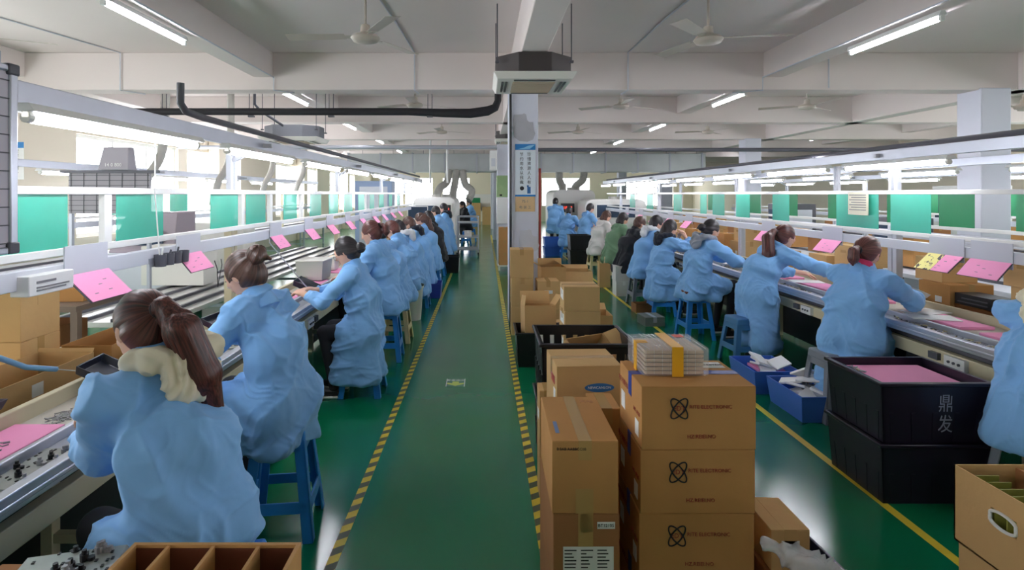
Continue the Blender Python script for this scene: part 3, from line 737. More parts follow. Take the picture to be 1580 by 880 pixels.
    if tailpts is not None:
        w = np.clip((np.linalg.norm(V-C, axis=1)-.125)/.03, 0, 1)[:,None]
        dd = (tailpts[-1]-tailpts[2]); dd = dd/np.linalg.norm(dd); b1 = np.cross(dd, A([.1,1,0])); b1 /= np.linalg.norm(b1); b2 = np.cross(dd, b1)
        q = V-tailpts[2]; sp = 1+np.clip(q@dd, 0, 1)*.6
        K = K*(1-w)+np.stack([(q@b1)/sp*150, (q@b2)/sp*150, (q@dd)*5], 1)*w
    s1 = vnoise(K*np.array([.35,.35,.5])+60+seed)
    V = V+N_*(((s1-.5)*.010)[:,None])
    hairo = meshobj('hair', V, Q, HAIR[hc], t, None, K)
    if hair in ('longpony', 'lowpony', 'pony', 'bun'):
        q = Vector(axis).normalized().to_track_quat('Z','Y').to_matrix().to_4x4(); q.translation = Vector(T+(axis/np.linalg.norm(axis))*.012)
        tor = [((.022+.011*math.cos(a)), .011*math.sin(a)) for a in [2*PI*i/8 for i in range(9)]]
        if hair != 'bun': MB().lathe(tor, 20, M=q).build('hair_band', M_band, hairo, smooth=60)
    # ---------------- legs
    if legs:
        lg = Field(A([-.3,-.35,-.02]), A([.75,.35,seat+.3+up]), .014)
        for s in (-1, 1):
            if stand: K = A([.05,s*.1,.5]); An = A([0,s*.1,.1]); Hh = H+A([0,s*.09,0])
            else: K = H+A([knee,s*.11,-.03]); Hh = H+A([0,s*.09,-.02]); An = A([knee-.08,s*.12,.10])
            lg.cone(Hh, K, .088, .062, .04).cone(K, An, .056, .038, .02)
            sh = MB(); zz = .0
            prof = [(-.06,-.03),(-.06,.03),(.0,.042),(.1,.048),(.17,.03),(.185,.0),(.17,-.03),(.1,-.044),(0,-.04)]
            Mx_ = Matrix.Translation((An[0], An[1], zz))
            sh.prism(prof, .025, 1, M=Mx_); sh.prism([(a*.96, b*.94) for a, b in prof], .05, 0, M=Matrix.Translation((An[0], An[1], .024)))
            sh.cyl((An[0]-.01,An[1],.07),(An[0]-.005,An[1],.12),.045,.04)
            sh.build('shoe', [M_shoe, M_offw], t, bevel=.012)
        V, Q = lg.mesh(); meshobj('trousers', V, Q, M_dark, t)
    return t
# ------------------------------------------------------------------ the two work lines
def work_line(side, xe, xb, y0, y1, label):
    "side -1: left of the aisle, +1: right; xe the workers' edge, xb the back edge"
    s = side; t = thing('work_line_table', label, 'work table', (xe, y0, 0)); L = y1-y0
    def bx(m, a, b, ya, yb, z0, z1, mi=0): a, b = sorted((s*a, s*b)); return m.box(a, b, ya, yb, z0, z1, mi)
    w = abs(xb-xe)
    m = MB(); bx(m, 0, .045, 0, L, .715, .78); bx(m, -.008, 0, 0, L, .735, .752); bx(m, .18, .205, 0, L, .75, .79)
    m.build('aluminium_rail', M_alu, t, bevel=.006)
    m = MB(); bx(m, .045, .18, 0, L, .735, .752); m.build('roller_bed', M_steel, t)
    m = MB(); bx(m, .205, w-.05, 0, L, .752, .768); m.build('conveyor_belt', mat('conveyor_belt_%d' % s, (196,190,178), .5, var=.12, vs=3), t)
    m = MB(); bx(m, w-.05, w-.015, 0, L, .74, .832); m.build('back_guard', M_beige, t, bevel=.004)
    m = MB(); bx(m, .025, .075, 0, L, .575, .665); bx(m, w-.08, w-.03, 0, L, .575, .665); m.build('beam', M_beige, t, bevel=.004)
    m = MB(); bx(m, w-.03, w-.02, 0, L, .04, .735); m.build('shade_panel', M_black, t)  # added black sheet: darkens the space below the table, blocks window light
    m = MB(); bx(m, .08, .12, 0, L, .665, .735); m.build('drive_channel', M_dgrey, t)
    n = int(L/1.9)
    for i in range(n+1):
        y = .25+i*(L-.6)/n
        m = MB(); bx(m, .03, .08, y, y+.05, 0, .575); bx(m, w-.08, w-.03, y, y+.05, 0, .575); bx(m, .08, w-.08, y+.005, y+.045, .2, .24); bx(m, .03, .08, y+.12, y+.165, 0, .575)
        for j in range(7): bx(m, .026, .03, y+.018, y+.032, .06+j*.075, .075+j*.075, 1)
        m.build('leg_frame', [M_beige, M_dgrey], t, bevel=.003)
    y = 1.0
    k = 0
    while y < L-1:
        m = MB(); bx(m, -.004, .03, y, y+.16, .585, .655); bx(m, .0, .026, y+.22, y+.3, .6, .645, 1)
        for j in range(3): m.cyl((s*-.012, y+.04+j*.04, .62), (s*.03, y+.04+j*.04, .62), .009, n=8, mi=1)
        m.build('socket_box', [M_white, M_dgrey], t); y += 1.7; k += 1
        if k > 9: break
    return t
work_line(-1, -1.45, -1.93, .35, 15.9, 'long conveyor work table on the left side of the aisle')
work_line(1, 3.0, 3.64, .9, 17.0, 'long conveyor work table on the right side')
def line_frame(side, xf, xt, posts, y0, y1, label, zt=1.70, zl=1.45, zc=1.30, ztube=1.98, deep=True):
    "frame over a work line: posts, shelf rails, top beam that carries the lights"
    s = side; t = thing('light_gantry', label, 'overhead frame', (xf, y0, 0)); L = y1-y0
    dx = xt-xf
    m = MB(); m.box(-.02, .02, 0, L, zt-.0, zt+.035); m.box(-.02, .02, 0, L, zl-.035, zl+.0); m.build('panel_rail', M_white, t, bevel=.003)
    m = MB(); m.box(min(0,-s*.05), max(0,-s*.05), 0, L, zc, zc+.08); m.build('card_rail', M_lgrey, t, bevel=.003)
    m = MB(); m.box(dx*.7-.02, dx*.7+.025, 0, L, ztube+.06, ztube+.145); m.build('top_beam', M_alu, t, bevel=.003)
    for i, y in enumerate(posts):
        y -= y0
        m = MB(); m.box(s*.03-.03, s*.03+.03, y, y+.05, .0, zt+.02); m.box(s*.03-.025, s*.03+.025, y+.07, y+.12, .0, 1.42)
        m.build('post', M_beige if s < 0 else M_lgrey, t, bevel=.003)
        m = MB(); m.box(s*.02-.02, s*.02+.02, y-.01, y+.03, zt, ztube+.14); m.box(s*.02-.02, s*.02+.02, y+.07, y+.1, zt, ztube+.14)
        m.bar((0, y+.02, ztube-.02), (dx*.7, y+.02, ztube+.09), .03, .03)
        m.bar((0, y+.02, ztube+.10), (dx, y+.02, ztube+.10), .035, .035); m.build('upright', M_lgrey, t, bevel=.002)
    return t
line_frame(-1, -1.97, -1.66, [1.15, 4.5, 7.8, 11.1, 14.4], .5, 16.2, 'pale steel frame over the left work line carrying lights and green sheets')
line_frame(1, 3.68, 3.50, [1.9, 5.15, 8.25, 12.2, 15.6], 1.5, 17.2, 'pale steel frame over the right work line carrying lights and green sheets', zl=1.375, zc=1.22, ztube=1.945)
def line_lamp():
    t = thing('work_line_lamp', 'x', 'work light')
    MB().hexa([(-.045,0,.02),(.045,0,.02),(.045,1.28,.02),(-.045,1.28,.02)], [(-.025,0,.05),(.025,0,.05),(.025,1.28,.05),(-.025,1.28,.05)]).build('reflector', M_white, t, bevel=.003)
    MB().cyl((0,.04,0),(0,1.24,0),.02,n=14).build('tube', M_tube, t, smooth=50)
    for y in (.015, 1.235): MB().cyl((0,y,0),(0,y+.03,0),.02,n=12).box(-.012,.012,y,y+.03,0,.03).build('end_cap', M_offw, t)
    return t
for i in range(9):
    inst('ll', line_lamp, (-1.66, 2.07+i*1.63, 1.98), 0, 'lit tube lamp over the left work line, %s from the camera' % ORD[i], 'tube lamps over the left work line')
for i, y in enumerate([1.55, 4.42, 5.95, 7.6, 9.3, 11.0, 12.7, 14.4, 16.0]):
    inst('ll', line_lamp, (3.5, y-.1, 1.945), 0, 'lit tube lamp over the right work line, %s from the camera' % ORD[i], 'tube lamps over the right work line')
bulb = thing('bulb_lamp', 'bright round bulb hanging over the right work line', 'lamp', (3.62, 6.3, 2.045))
MB().sphere((0,0,0), (.035,.035,.035), 16).build('bulb', M_tube, bulb, smooth=60); MB().cyl((0,0,.03),(0,0,.062),.016).build('socket', M_black, bulb)
# ---- green sheets between the rails
def sheet(x, ya, yb, z0, z1, m, label, group):
    return tag(MB().box(x-.0015, x+.0015, ya, yb, z0, z1).build('green_sheet', m), label, 'plastic sheet', group)
LS = [(1.75,2.72),(3.08,3.53),(4.14,4.6),(4.76,5.18),(5.65,6.05),(6.5,6.95),(7.3,7.75),(8.1,8.6),(9.0,9.45),(9.9,10.3),(10.8,11.3),(11.9,12.3),(13.0,13.5)]
for i, (a, b) in enumerate(LS): sheet(-1.965, a, b, 1.45, 1.70, M_green, 'translucent green sheet on the left line frame, %s from the camera' % ORD[i], 'green sheets on the left line')
RS = [(3.3,3.75),(4.73,5.2),(5.36,6.0),(6.93,7.33),(7.96,8.39),(8.8,9.25),(9.5,9.78),(10.7,11.15),(12.5,13.0),(14.0,14.5)]
for i, (a, b) in enumerate(RS): sheet(3.665, a, b, 1.375, 1.70, M_green, 'translucent green sheet on the right line frame, %s from the camera' % ORD[i], 'green sheets on the right line')
for i, y in enumerate([3.0, 4.68, 5.3, 6.2, 9.55]):
    tag(MB().box(-1.985,-1.955,y-.03,y+.03,1.42,1.70).build('divider_strip', M_white), 'white upright strip between green sheets on the left frame, %s from the camera' % ORD[i], 'strip', 'white strips on the left frame')
# ---- instruction cards on tilted holders
def card(side, w, mats, hold=True):
    def mk():
        s = side; t = thing('instruction_card', 'x', 'card')
        MB().box(-.003,.003,-w/2,w/2,.02,.2).build('backing_plate', M_lgrey, t)
        M = Matrix.Rotation(-s*math.radians(-38), 4, 'Y')
        q = MB(); q.M = Matrix.Translation((-s*.004,0,.06)) @ Matrix.Rotation(s*math.radians(46), 4, 'Y')
        q.box(min(0,-s*.004),max(0,-s*.004),-w/2-.005,w/2+.005,-.17,0).build('holder', M_dgrey, t)
        n = len(mats)
        for i, mm in enumerate(mats):
            p = MB(); p.M = q.M; a = -w/2+w*i/n; b = a+w/n-.004
            p.box(min(-s*.006,-s*.009),max(-s*.006,-s*.009),a,b,-.17,0).build('card', mm, t)
            d = MB(); d.M = q.M; rr = random.Random(i+n)
            for j in range(4): yy = a+(b-a)*rr.uniform(.1,.8); zz = -rr.uniform(.03,.15); d.box(min(-s*.009,-s*.0095),max(-s*.009,-s*.0095),yy,yy+.025,zz,zz+.004)
            d.build('print', M_gprint, t)
        return t
    return mk
M_spot = mat('spotted_yellow_sheet', (232,222,130), .7)
_nt = M_spot.node_tree; _v = _nt.nodes.new('ShaderNodeTexNoise'); _v.inputs['Scale'].default_value = 24; _tc = _nt.nodes.new('ShaderNodeTexCoord'); _nt.links.new(_tc.outputs['Object'], _v.inputs[0])
_r = _nt.nodes.new('ShaderNodeValToRGB'); _r.color_ramp.interpolation = 'CONSTANT'; _r.color_ramp.elements[0].color = lin((84,74,72)); _r.color_ramp.elements[1].color = lin((234,224,140)); _r.color_ramp.elements[1].position = .42
_nt.links.new(_v.outputs[0], _r.inputs[0]); _nt.links.new(_r.outputs[0], _nt.nodes['Principled BSDF'].inputs['Base Color'])
for i, y in enumerate([2.78,3.74,5.3,6.3,7.15,8.1,9.0,10.0,10.9,11.9,12.9]):
    inst('cl', card(-1,.3,[M_pink]), (-1.915, y, 1.26), 0, 'pink instruction card on the left line frame, %s from the camera' % ORD[i], 'pink cards on the left line', scale=(.72,1,.9) if i else None)
for i, y in enumerate([4.12,6.0,7.35,9.2,10.2,11.2,12.2,13.3,14.6]):
    inst('cr', card(1,.34,[M_pink]), (3.622, y, 1.16), 0, 'pink instruction card on the right line frame, %s from the camera' % ORD[i], 'pink cards on the right line', scale=(.85,1,1))
o = card(1,.34,[M_pink, M_spot])(); o.location = (3.622, 4.52, 1.16); o['label'] = 'tilted pair of cards, one pink and one yellow with dark spots'
pn = thing('posted_sheet', 'white printed sheet clipped over a green sheet behind the right line', 'paper', (3.63, 5.6, 1.62))
MB().box(-.002,.002,-.15,.15,-.12,.1).build('sheet', mat('cream_paper', (240,234,210), .7), pn)
q = MB()
for j in range(7): q.box(-.0035,-.002,-.12,.1 if j%2 else .13,.07-j*.024,.077-j*.024)
q.build('print', M_gprint, pn)
# ---- wires, cup rack on the left frame
rk = thing('cup_rack', 'row of four dark cups fixed to the left frame beside the first pink card', 'rack', (-1.88, 3.35, 1.28))
for j in range(4): MB().lathe([(.03,0),(.034,.07),(.028,.07),(.026,.01)], 14, c=(0,j*.085,0)).build('cup', M_dgrey, rk, smooth=50)
MB().box(-.04,-.034,-.05,.31,.0,.05).build('bracket', M_steel, rk)
for j, (h1, c) in enumerate(((.11,M_white),(.09,M_dgrey),(.1,M_dgrey))): MB().cyl((0,j*.085,.02),(.01,j*.085+.01,h1),.006,n=6).build('tool', c, rk)
pipe('thin white cable hanging down beside the cup rack', [(-1.9,3.33,2.0),(-1.9,3.33,1.7),(-1.895,3.36,1.4),(-1.89,3.36,1.33)], .004, M_white, 'cable', 'cable')
bx_ = thing('switch_box', 'white printed box standing on the left frame rail', 'box', (-1.9, 2.5, 1.275))
MB().box(-.05,.03,-.13,.13,0,.085).build('body', M_white, bx_, bevel=.004)
q = MB(); q.box(.03,.0315,-.09,.02,.05,.06).box(.03,.0315,-.09,.1,.03,.036).box(.03,.0315,-.09,.08,.018,.024); q.build('print', M_gprint, bx_)
pipe('thin black wire dangling under the second pink card', [(-1.87,4.0,1.24),(-1.86,4.02,1.18),(-1.87,4.05,1.05),(-1.86,4.09,1.2),(-1.87,4.1,1.24)], .003, M_black, 'wire', 'cable')
# grey slatted board hanging at the near left edge
bd = thing('storage_board', 'grey framed board with dark grid lines hanging at the left edge', 'board', (-1.63, 2.0, 2.0))
MB().box(-.04,-.0,-.6,-.01,-.49,.13).build('board', mat('board_face', (198,192,204), .5), bd)
q = MB()
for j in range(10): q.box(0,.004,-.6,-.01,-.47+j*.062,-.466+j*.062)
for j in range(4): q.box(0,.004,-.58+j*.16,-.576+j*.16,-.48,.13)
q.build('grid_lines', M_dgrey, bd)
MB().box(-.045,.008,-.025,.01,-.505,.145).box(-.045,.008,-.6,0,.12,.145).box(-.045,.008,-.6,0,-.505,-.48).build('frame', M_alu, bd, bevel=.006)
for z in (.11,-.505): MB().box(-.048,.012,-.035,.014,z,z+.04).build('corner_cap', M_dgrey, bd, bevel=.006)
MB().box(-.03,-.02,-.3,-.28,.145,.19).box(-.03,-.02,-.05,-.03,.145,.19).build('hook', M_steel, bd)

# ------------------------------------------------------------------ things on the work tables
M_pcb = mat('grey_circuit_plate', (168,172,168), .35, metal=.4, var=.12, vs=20)
M_sold = mat('solder_metal', (168,168,174), .35, metal=.5)
M_tray = mat('dark_blue_tray', (30,34,48), .3, spec=.6)
def plate(label, x, y, z, rot=0, sx=.2, sy=.3, n=7, seed=1, tilt=0):
    t = thing('circuit_plate', label, 'circuit board', (x, y, z), (tilt, 0, rot)); rr = random.Random(seed)
    MB().box(-sx/2,sx/2,-sy/2,sy/2,0,.006).build('board', M_pcb, t, bevel=.001)
    for i in range(n):
        a, b = rr.uniform(-sx*.4,sx*.4), rr.uniform(-sy*.43,sy*.43)
        MB().cyl((a,b,.006),(a,b,.022),.010,n=10).cyl((a,b,.022),(a,b,.032),.006,n=8).cyl((a+.015,b,.006),(a+.015,b,.014),.009,n=8).build('component', M_sold if i%3 else M_black, t)
    q = MB()
    for i in range(26): a, b = rr.uniform(-sx*.46,sx*.46), rr.uniform(-sy*.46,sy*.46); q.box(a,a+.006,b,b+.01,.006,.0085)
    q.build('pads', M_black, t)
    return t
def strewn(label, x, y, z, sx, sy, n, mats, seed, name='loose_parts', sz=.008):
    rr = random.Random(seed); m = MB()
    for i in range(n):
        a, b = x+rr.gauss(0,sx*.45), y+rr.gauss(0,sy*.45); s = sz*rr.uniform(.5,1.3); h = rr.uniform(.3,1)*sz
        a = min(max(a, x-sx), x+sx); b = min(max(b, y-sy), y+sy)
        m.M = Matrix.Translation((a,b,z)) @ Matrix.Rotation(rr.uniform(0,6),4,'Z')
        m.box(-s*1.6,s*1.6,-s*.45,s*.45,0,h,rr.randrange(len(mats)))
    return tag(m.build(name, mats), label, 'small parts', None, 'stuff')
def tray(label, x, y, z, w, d, h, rot=0, m=None, tilt=(0,0), name='parts_tray', cat='tray', t=.006, flare=1.12):
    m = m or M_tray
    q = MB(); w/=2; d/=2; W2, D2 = w*flare, d*flare
    lo = [(-w,-d),(w,-d),(w,d),(-w,d)]; hi = [(-W2,-D2),(W2,-D2),(W2,D2),(-W2,D2)]
    v = [(a,b,0) for a,b in lo]+[(a,b,h) for a,b in hi]+[(a+(t if a<0 else -t),b+(t if b<0 else -t),h) for a,b in hi]+[(a+(t if a<0 else -t),b+(t if b<0 else -t),t) for a,b in lo]
    f = [(0,3,2,1)]+[(i,(i+1)%4,4+(i+1)%4,4+i) for i in range(4)]+[(4+i,4+(i+1)%4,8+(i+1)%4,8+i) for i in range(4)]+[(8+i,8+(i+1)%4,12+(i+1)%4,12+i) for i in range(4)]+[(12,13,14,15)]
    q.add(v, f); o = q.build(name, m, bevel=.002); o.location = (x,y,z); o.rotation_euler = (tilt[0], tilt[1], rot)
    return tag(o, label, cat)
# near left worker's bench
plate('grey circuit plate with round components nearest the left edge of the table', -1.545, 1.62, .757, .0, .135, .32, 9, 3)
plate('grey circuit plate by the first worker\'s elbow', -1.545, 1.98, .757, .02, .135, .30, 8, 5)
tag(MB().box(-1.87,-1.67,1.62,2.30,.7685,.784).build('pink_foam_sheet', M_pink, bevel=.003), 'large pink foam sheet lying on the left conveyor by the first worker', 'foam sheet')
strewn('heap of small metal parts on the pink foam sheet', -1.78, 1.98, .7845, .045, .14, 260, [M_sold, M_pcb, M_gprint], 4, sz=.006)
strewn('pile of silver parts by the first worker\'s hands', -1.76, 2.42, .769, .05, .09, 160, [M_sold, M_pcb], 9, sz=.006)
tag(MB().box(-1.87,-1.67,1.4,1.6,.7685,.80).build('cardboard_pad', M_card2, bevel=.003), 'folded cardboard pad at the near end of the pink sheet', 'cardboard')
tray('dark tray tilted up in front of the first worker', -1.82, 2.74, .85, .13, .2, .04, .1, tilt=(.0,.45))
tray('dark tray standing tilted in front of the second worker', -1.71, 3.75, .85, .15, .24, .04, -.1, tilt=(0,.45))
tray('small dark empty tray at the near back of the left conveyor', -1.97, 2.08, .845, .11, .42, .035, .0, m=mat('purple_black_tray', (46,34,52), .4))
tray('dark tray propped in front of the third worker', -1.7, 5.5, .81, .2, .28, .05, .1, tilt=(0,.45))
for i, (y, w) in enumerate([(3.3,.3),(4.9,.35),(5.9,.3),(6.8,.4),(7.8,.3),(8.8,.4),(10,.4),(11.2,.3),(12.4,.4)]):
    tag(MB().box(-1.86,-1.67,y,y+w,.7685,.782).build('pink_foam_sheet', M_pink, bevel=.003), 'pink foam sheet lying on the left conveyor, %s beyond the first worker' % ORD[i], 'foam sheet', 'pink foam sheets down the left conveyor')
    plate('circuit plate on the left table edge, %s beyond the first worker' % ORD[i], -1.545, y+.35, .757, 0, .12, .28, 6, i+20)
for i, y in enumerate([3.05,3.6,5.3,6.1,7.0,8.2,9.3]):
    strewn('scatter of small parts on the left conveyor, %s patch from the camera' % ORD[i], -1.8, y, .77, .1, .12, 70, [M_sold, M_black, M_pcb], i+40, sz=.007)
# right line table
for i, (y, w) in enumerate([(3.3,.5),(3.95,.45),(4.9,.3),(5.5,.6),(6.3,.5),(7.1,.5),(8.2,.5),(9.2,.5),(10.4,.5),(11.6,.5)]):
    q = tag(MB().box(3.26,3.5,y,y+w,.7685,.79).build('pink_foam_sheet', M_pink, bevel=.003), 'pink foam sheet lying on the right conveyor, %s from the camera' % ORD[i], 'foam sheet', 'pink foam sheets down the right conveyor')
    strewn('row of small dark and yellow parts along the right table edge, %s from the camera' % ORD[i], 3.12, y+w/2, .755, .05, .28, 110, [M_sold, M_black, mat('yellow_parts', (214,200,150), .5) if i == 0 else bpy.data.materials['yellow_parts']], i+60, sz=.009)
for i, (x, y, r) in enumerate([(3.4,4.45,.3),(3.25,5.05,.1),(3.35,6.0,-.2),(3.3,7.55,.4),(3.35,8.8,.1),(3.3,4.25,-.3)]):
    tag(MB().prism([(-.15,-.1),(.15,-.1),(.15,.1),(-.15,.1)], .004, M=Matrix.Translation((x,y,.792)) @ Matrix.Rotation(r,4,'Z')).build('paper_sheet', M_paper), 'white paper sheet lying on the right work line, %s in the row' % ORD[i], 'paper', 'white sheets on the right line')
tray('small white tray held up by the woman at the right line', 3.36, 4.6, .93, .16, .24, .035, .5, m=M_white, tilt=(.2,.3))
# ---- shelf behind the right line with boxes
sh = thing('back_shelf', 'low steel shelf behind the right work line holding cardboard boxes', 'shelf', (3.76, 2.2, 0))
MB().box(0,.75,0,12,.68,.70).build('board', M_lgrey, sh)
for y in (0,2.4,4.8,7.2,9.6,11.95): MB().box(0.02,.06,y,y+.04,0,.68).box(.69,.73,y,y+.04,0,.68).build('leg', M_lgrey, sh)
# ------------------------------------------------------------------ cardboard boxes
def carton(label, x, y, z, w, d, h, rot=0, m=None, tape='y', tapem=None, group=None, labels=(), flaps=None, name='cardboard_box', tilt=0):
    """x, y: centre, w along x, d along y; labels: (face, u, v, su, sv) with face in front/left/top"""
    m = m or M_card
    t = thing(name, label, 'box', (x, y, z), (tilt, 0, rot) if tilt else rot, group)
    a, b = w/2, d/2
    if flaps is None:
        q = MB(); e = .0035
        q.box(-a,a,-b,b,0,h-e)
        if tape == 'y': q.box(-a,-.002,-b,b,h-e,h); q.box(.002,a,-b,b,h-e,h)
        else: q.box(-a,a,-b,-.002,h-e,h); q.box(-a,a,.002,b,h-e,h)
        q.build('body', m, t, bevel=.0035)
        if tape:
            tm = tapem or M_tape; tw = .024
            if tape == 'y': MB().box(-tw,tw,-b-.001,b+.001,h,h+.001).box(-tw,tw,-b-.0012,-b,h-.07,h+.001).build('tape', tm, t)
            else: MB().box(-a-.001,a+.001,-tw,tw,h,h+.001).box(-a-.0012,-a,-tw,tw,h-.09,h+.001).box(a,a+.0012,-tw,tw,h-.09,h+.001).build('tape', tm, t)
    else:
        e = .005; q = MB(); q.box(-a,a,-b,b,0,e,0)
        q.box(-a,-a+e,-b,b,0,h).box(a-e,a,-b,b,0,h).box(-a+e,a-e,-b,-b+e,0,h).box(-a+e,a-e,b-e,b,0,h)
        q.box(-a+e,a-e,-b+e,b-e,e,e+.002,1)
        q.build('body', [m, M_cardin], t, bevel=.001)
        for (sd, ang, ln) in flaps:      # sd: +x -x +y -y ; angle outward from vertical
            f = MB(); ra = math.radians(ang)
            if sd[1] == 'x': s = 1 if sd[0] == '+' else -1; f.M = Matrix.Translation((s*a,0,h)) @ Matrix.Rotation(s*ra,4,'Y'); f.box(min(0,-s*e),max(0,-s*e),-b+.003,b-.003,0,ln)
            else: s = 1 if sd[0] == '+' else -1; f.M = Matrix.Translation((0,s*b,h)) @ Matrix.Rotation(-s*ra,4,'X'); f.box(-a+.003,a-.003,min(0,-s*e),max(0,-s*e),0,ln)
            f.build('flap', m, t)
    for lb in labels:
        fc, u, v, su, sv = lb[:5]; mm = lb[5] if len(lb) > 5 else M_paper; e = .0012
        if fc == 'front': MB().box(u-su/2,u+su/2,-b-e,-b,v-sv/2,v+sv/2).build('label', mm, t)
        elif fc == 'left': MB().box(-a-e,-a,u-su/2,u+su/2,v-sv/2,v+sv/2).build('label', mm, t)
        elif fc == 'right': MB().box(a,a+e,u-su/2,u+su/2,v-sv/2,v+sv/2).build('label', mm, t)
        elif fc == 'top': MB().box(u-su/2,u+su/2,v-sv/2,v+sv/2,h,h+e).build('label', mm, t)
    return t
FR = lambda x, y, z: face_M((x, y, z), (1,0,0), (0,0,1))          # writing on a face turned to the camera
LF = lambda x, y, z: face_M((x, y, z), (0,-1,0), (0,0,1))         # writing on a face turned to the left
TP = lambda x, y, z: face_M((x, y, z), (1,0,0), (0,1,0))
# the stack of four with the crossed-ring mark
h4 = .2425; rr = random.Random(3)
for i, nm in enumerate(('bottom', 'second from the bottom', 'third from the bottom', 'topmost')):
    dx = [.005,0,.003,.006][i]; ro = [.012,-.008,.0,.006][i]
    t = carton('brown cardboard box with a black crossed-ring mark, %s in the nearest stack' % nm, .81+dx, 2.365, i*h4, .436, .34, h4-.001, ro, M_card, 'x', M_tapeb, 'boxes marked with crossed rings')
    f = -.171
    for k in (-1, 1):
        q = MB(); R = Matrix.Rotation(k*math.radians(38),4,'Y'); n = 30; pts = []
        for j in range(n+1):
            a = 2*PI*j/n; p = R @ Vector((.019*math.cos(a), 0, .046*math.sin(a))); pts.append((p.x-.075, f-.0008, p.z+.157))
        q.tube(pts, .0028, 6, flat=1); q.build('ring_mark', M_print, t)
    text('ring_lettering', 'EDT', .025, M_rprint, t, FR(-.075, f-.0006, .157))
    text('lettering', 'RITE ELECTRONIC', .02, M_rprint, t, FR(.045, f-.0006, .163))
    text('lettering', 'HZ.REIEI.NO', .02, M_rprint, t, FR(.01, f-.0006, .05))
    text('side_lettering', '电子有限公司', .028, M_rprint, t, LF(-.2185, .1, .17)); text('side_lettering', 'NO. 0328', .022, M_rprint, t, LF(-.2185, -.1, .12))
    if i: MB().box(-.2195,-.218,.08,.14,.06,.13).box(-.2195,-.218,-.13,-.08,.03,.09).build('label', M_paper, t)
    if i == 3: MB().box(.06,.2,.06,.14,h4-.001,h4+.0005).build('label', M_paper, t); text('label_print', 'SPEC  ELECTRIC', .02, M_print, t, TP(.13,.1,h4+.001))
# clear wrapped bundle on top
M_wrap = mat('clear_plastic_wrap', (244,244,248), .12, spec=.9, alpha=.22, bump=.6, bs=18)
wb = thing('wrapped_bundle', 'clear film wrapped stack of trays with orange tape on the topmost box', 'package', (.765, 2.42, 4*h4))
for i in range(6):
    q = MB(); z = .006+i*.0165; q.box(-.118,.118,-.10,.10,z,z+.012)
    for a in range(7): q.box(-.115+a*.033,-.113+a*.033,-.1025,-.10,z,z+.014,1)
    q.build('tray', [mat('stacked_tray', (206,180,158), .5) if i == 0 else bpy.data.materials['stacked_tray'], M_offw], wb, bevel=.001)
MB().box(-.135,.135,-.118,.118,.001,.118).build('film', M_wrap, wb, bevel=.012, seg=3)
MB().box(-.015,.03,-.1205,-.118,.002,.119).box(-.015,.03,-.12,.12,.118,.120).build('tape', M_orange, wb)
MB().box(-.1375,-.135,-.04,.0,.002,.119).box(-.136,-.09,-.04,.0,.118,.1195).build('tape', M_orange, wb)
MB().box(.05,.09,.05,.09,.118,.1195).build('sticker', mat('red_sticker', (220,90,80), .5), wb)
q = MB(); r_ = random.Random(2)
for i in range(16): a = -.12+i*.016; q.tube([(a,-.116,.112),(a+r_.uniform(-.03,.03),.0,.1185),(a+r_.uniform(-.04,.04),.11,.118)], .0011, 4)
q.build('film_wrinkle_glints', mat('film_highlight', (250,250,252), .15, alpha=.6), wb)  # whitish strands paint the glints along the wrinkles of the film
# long box with clear tape, two lying under it
for i, nm in enumerate(('bottom', 'middle', 'top')):
    t = carton('long brown cardboard box, %s of the short stack left of the ring-marked boxes' % nm, .372, 2.34, i*.266, .242, .46, .265, -.01 if i == 2 else .008, M_card3 if i < 2 else M_card, 'y', M_tape, 'long boxes in the short stack')
    if i == 2:
        text('lettering', '0 0AB AABBCC0B', .014, M_print, t, FR(-.05,-.231,.235)); MB().box(-.035,.03,-.2312,-.2305,.0,.09).build('tape', M_tape, t)
        MB().box(-.1,-.085,-.16,-.05,.265,.2658).build('printed_stripe', mat('faded_blue_print', (110,130,170), .7), t)
        text('lettering', '天地', .03, mat('faint_print', (176,124,84), .8), t, TP(.07,.17,.2655))
    if i == 1:
        MB().box(.04,.105,-.2315,-.2305,.21,.235).build('label', M_paper, t); text('label_print', 'BT12105', .016, M_print, t, FR(.072,-.232,.222))
        MB().box(-.085,.1,-.2315,-.2305,.02,.145).build('label', M_paper, t)
        q = MB(); r_ = random.Random(6)
        for j in range(9):
            for k in range(3): q.box(-.08+k*.06, -.08+k*.06+r_.uniform(.02,.05), -.2325,-.2316, .13-j*.0125, .134-j*.0125)
        q.build('label_print', M_print, t)
        MB().box(-.03,.025,-.2312,-.2305,.145,.266).build('tape', M_tape, t)
for i in range(3): carton('small brown carton standing on edge between the two front stacks, %s up' % ORD[i], .545, 2.66, i*.25, .12, .2, .249, .0, M_card, 'y')
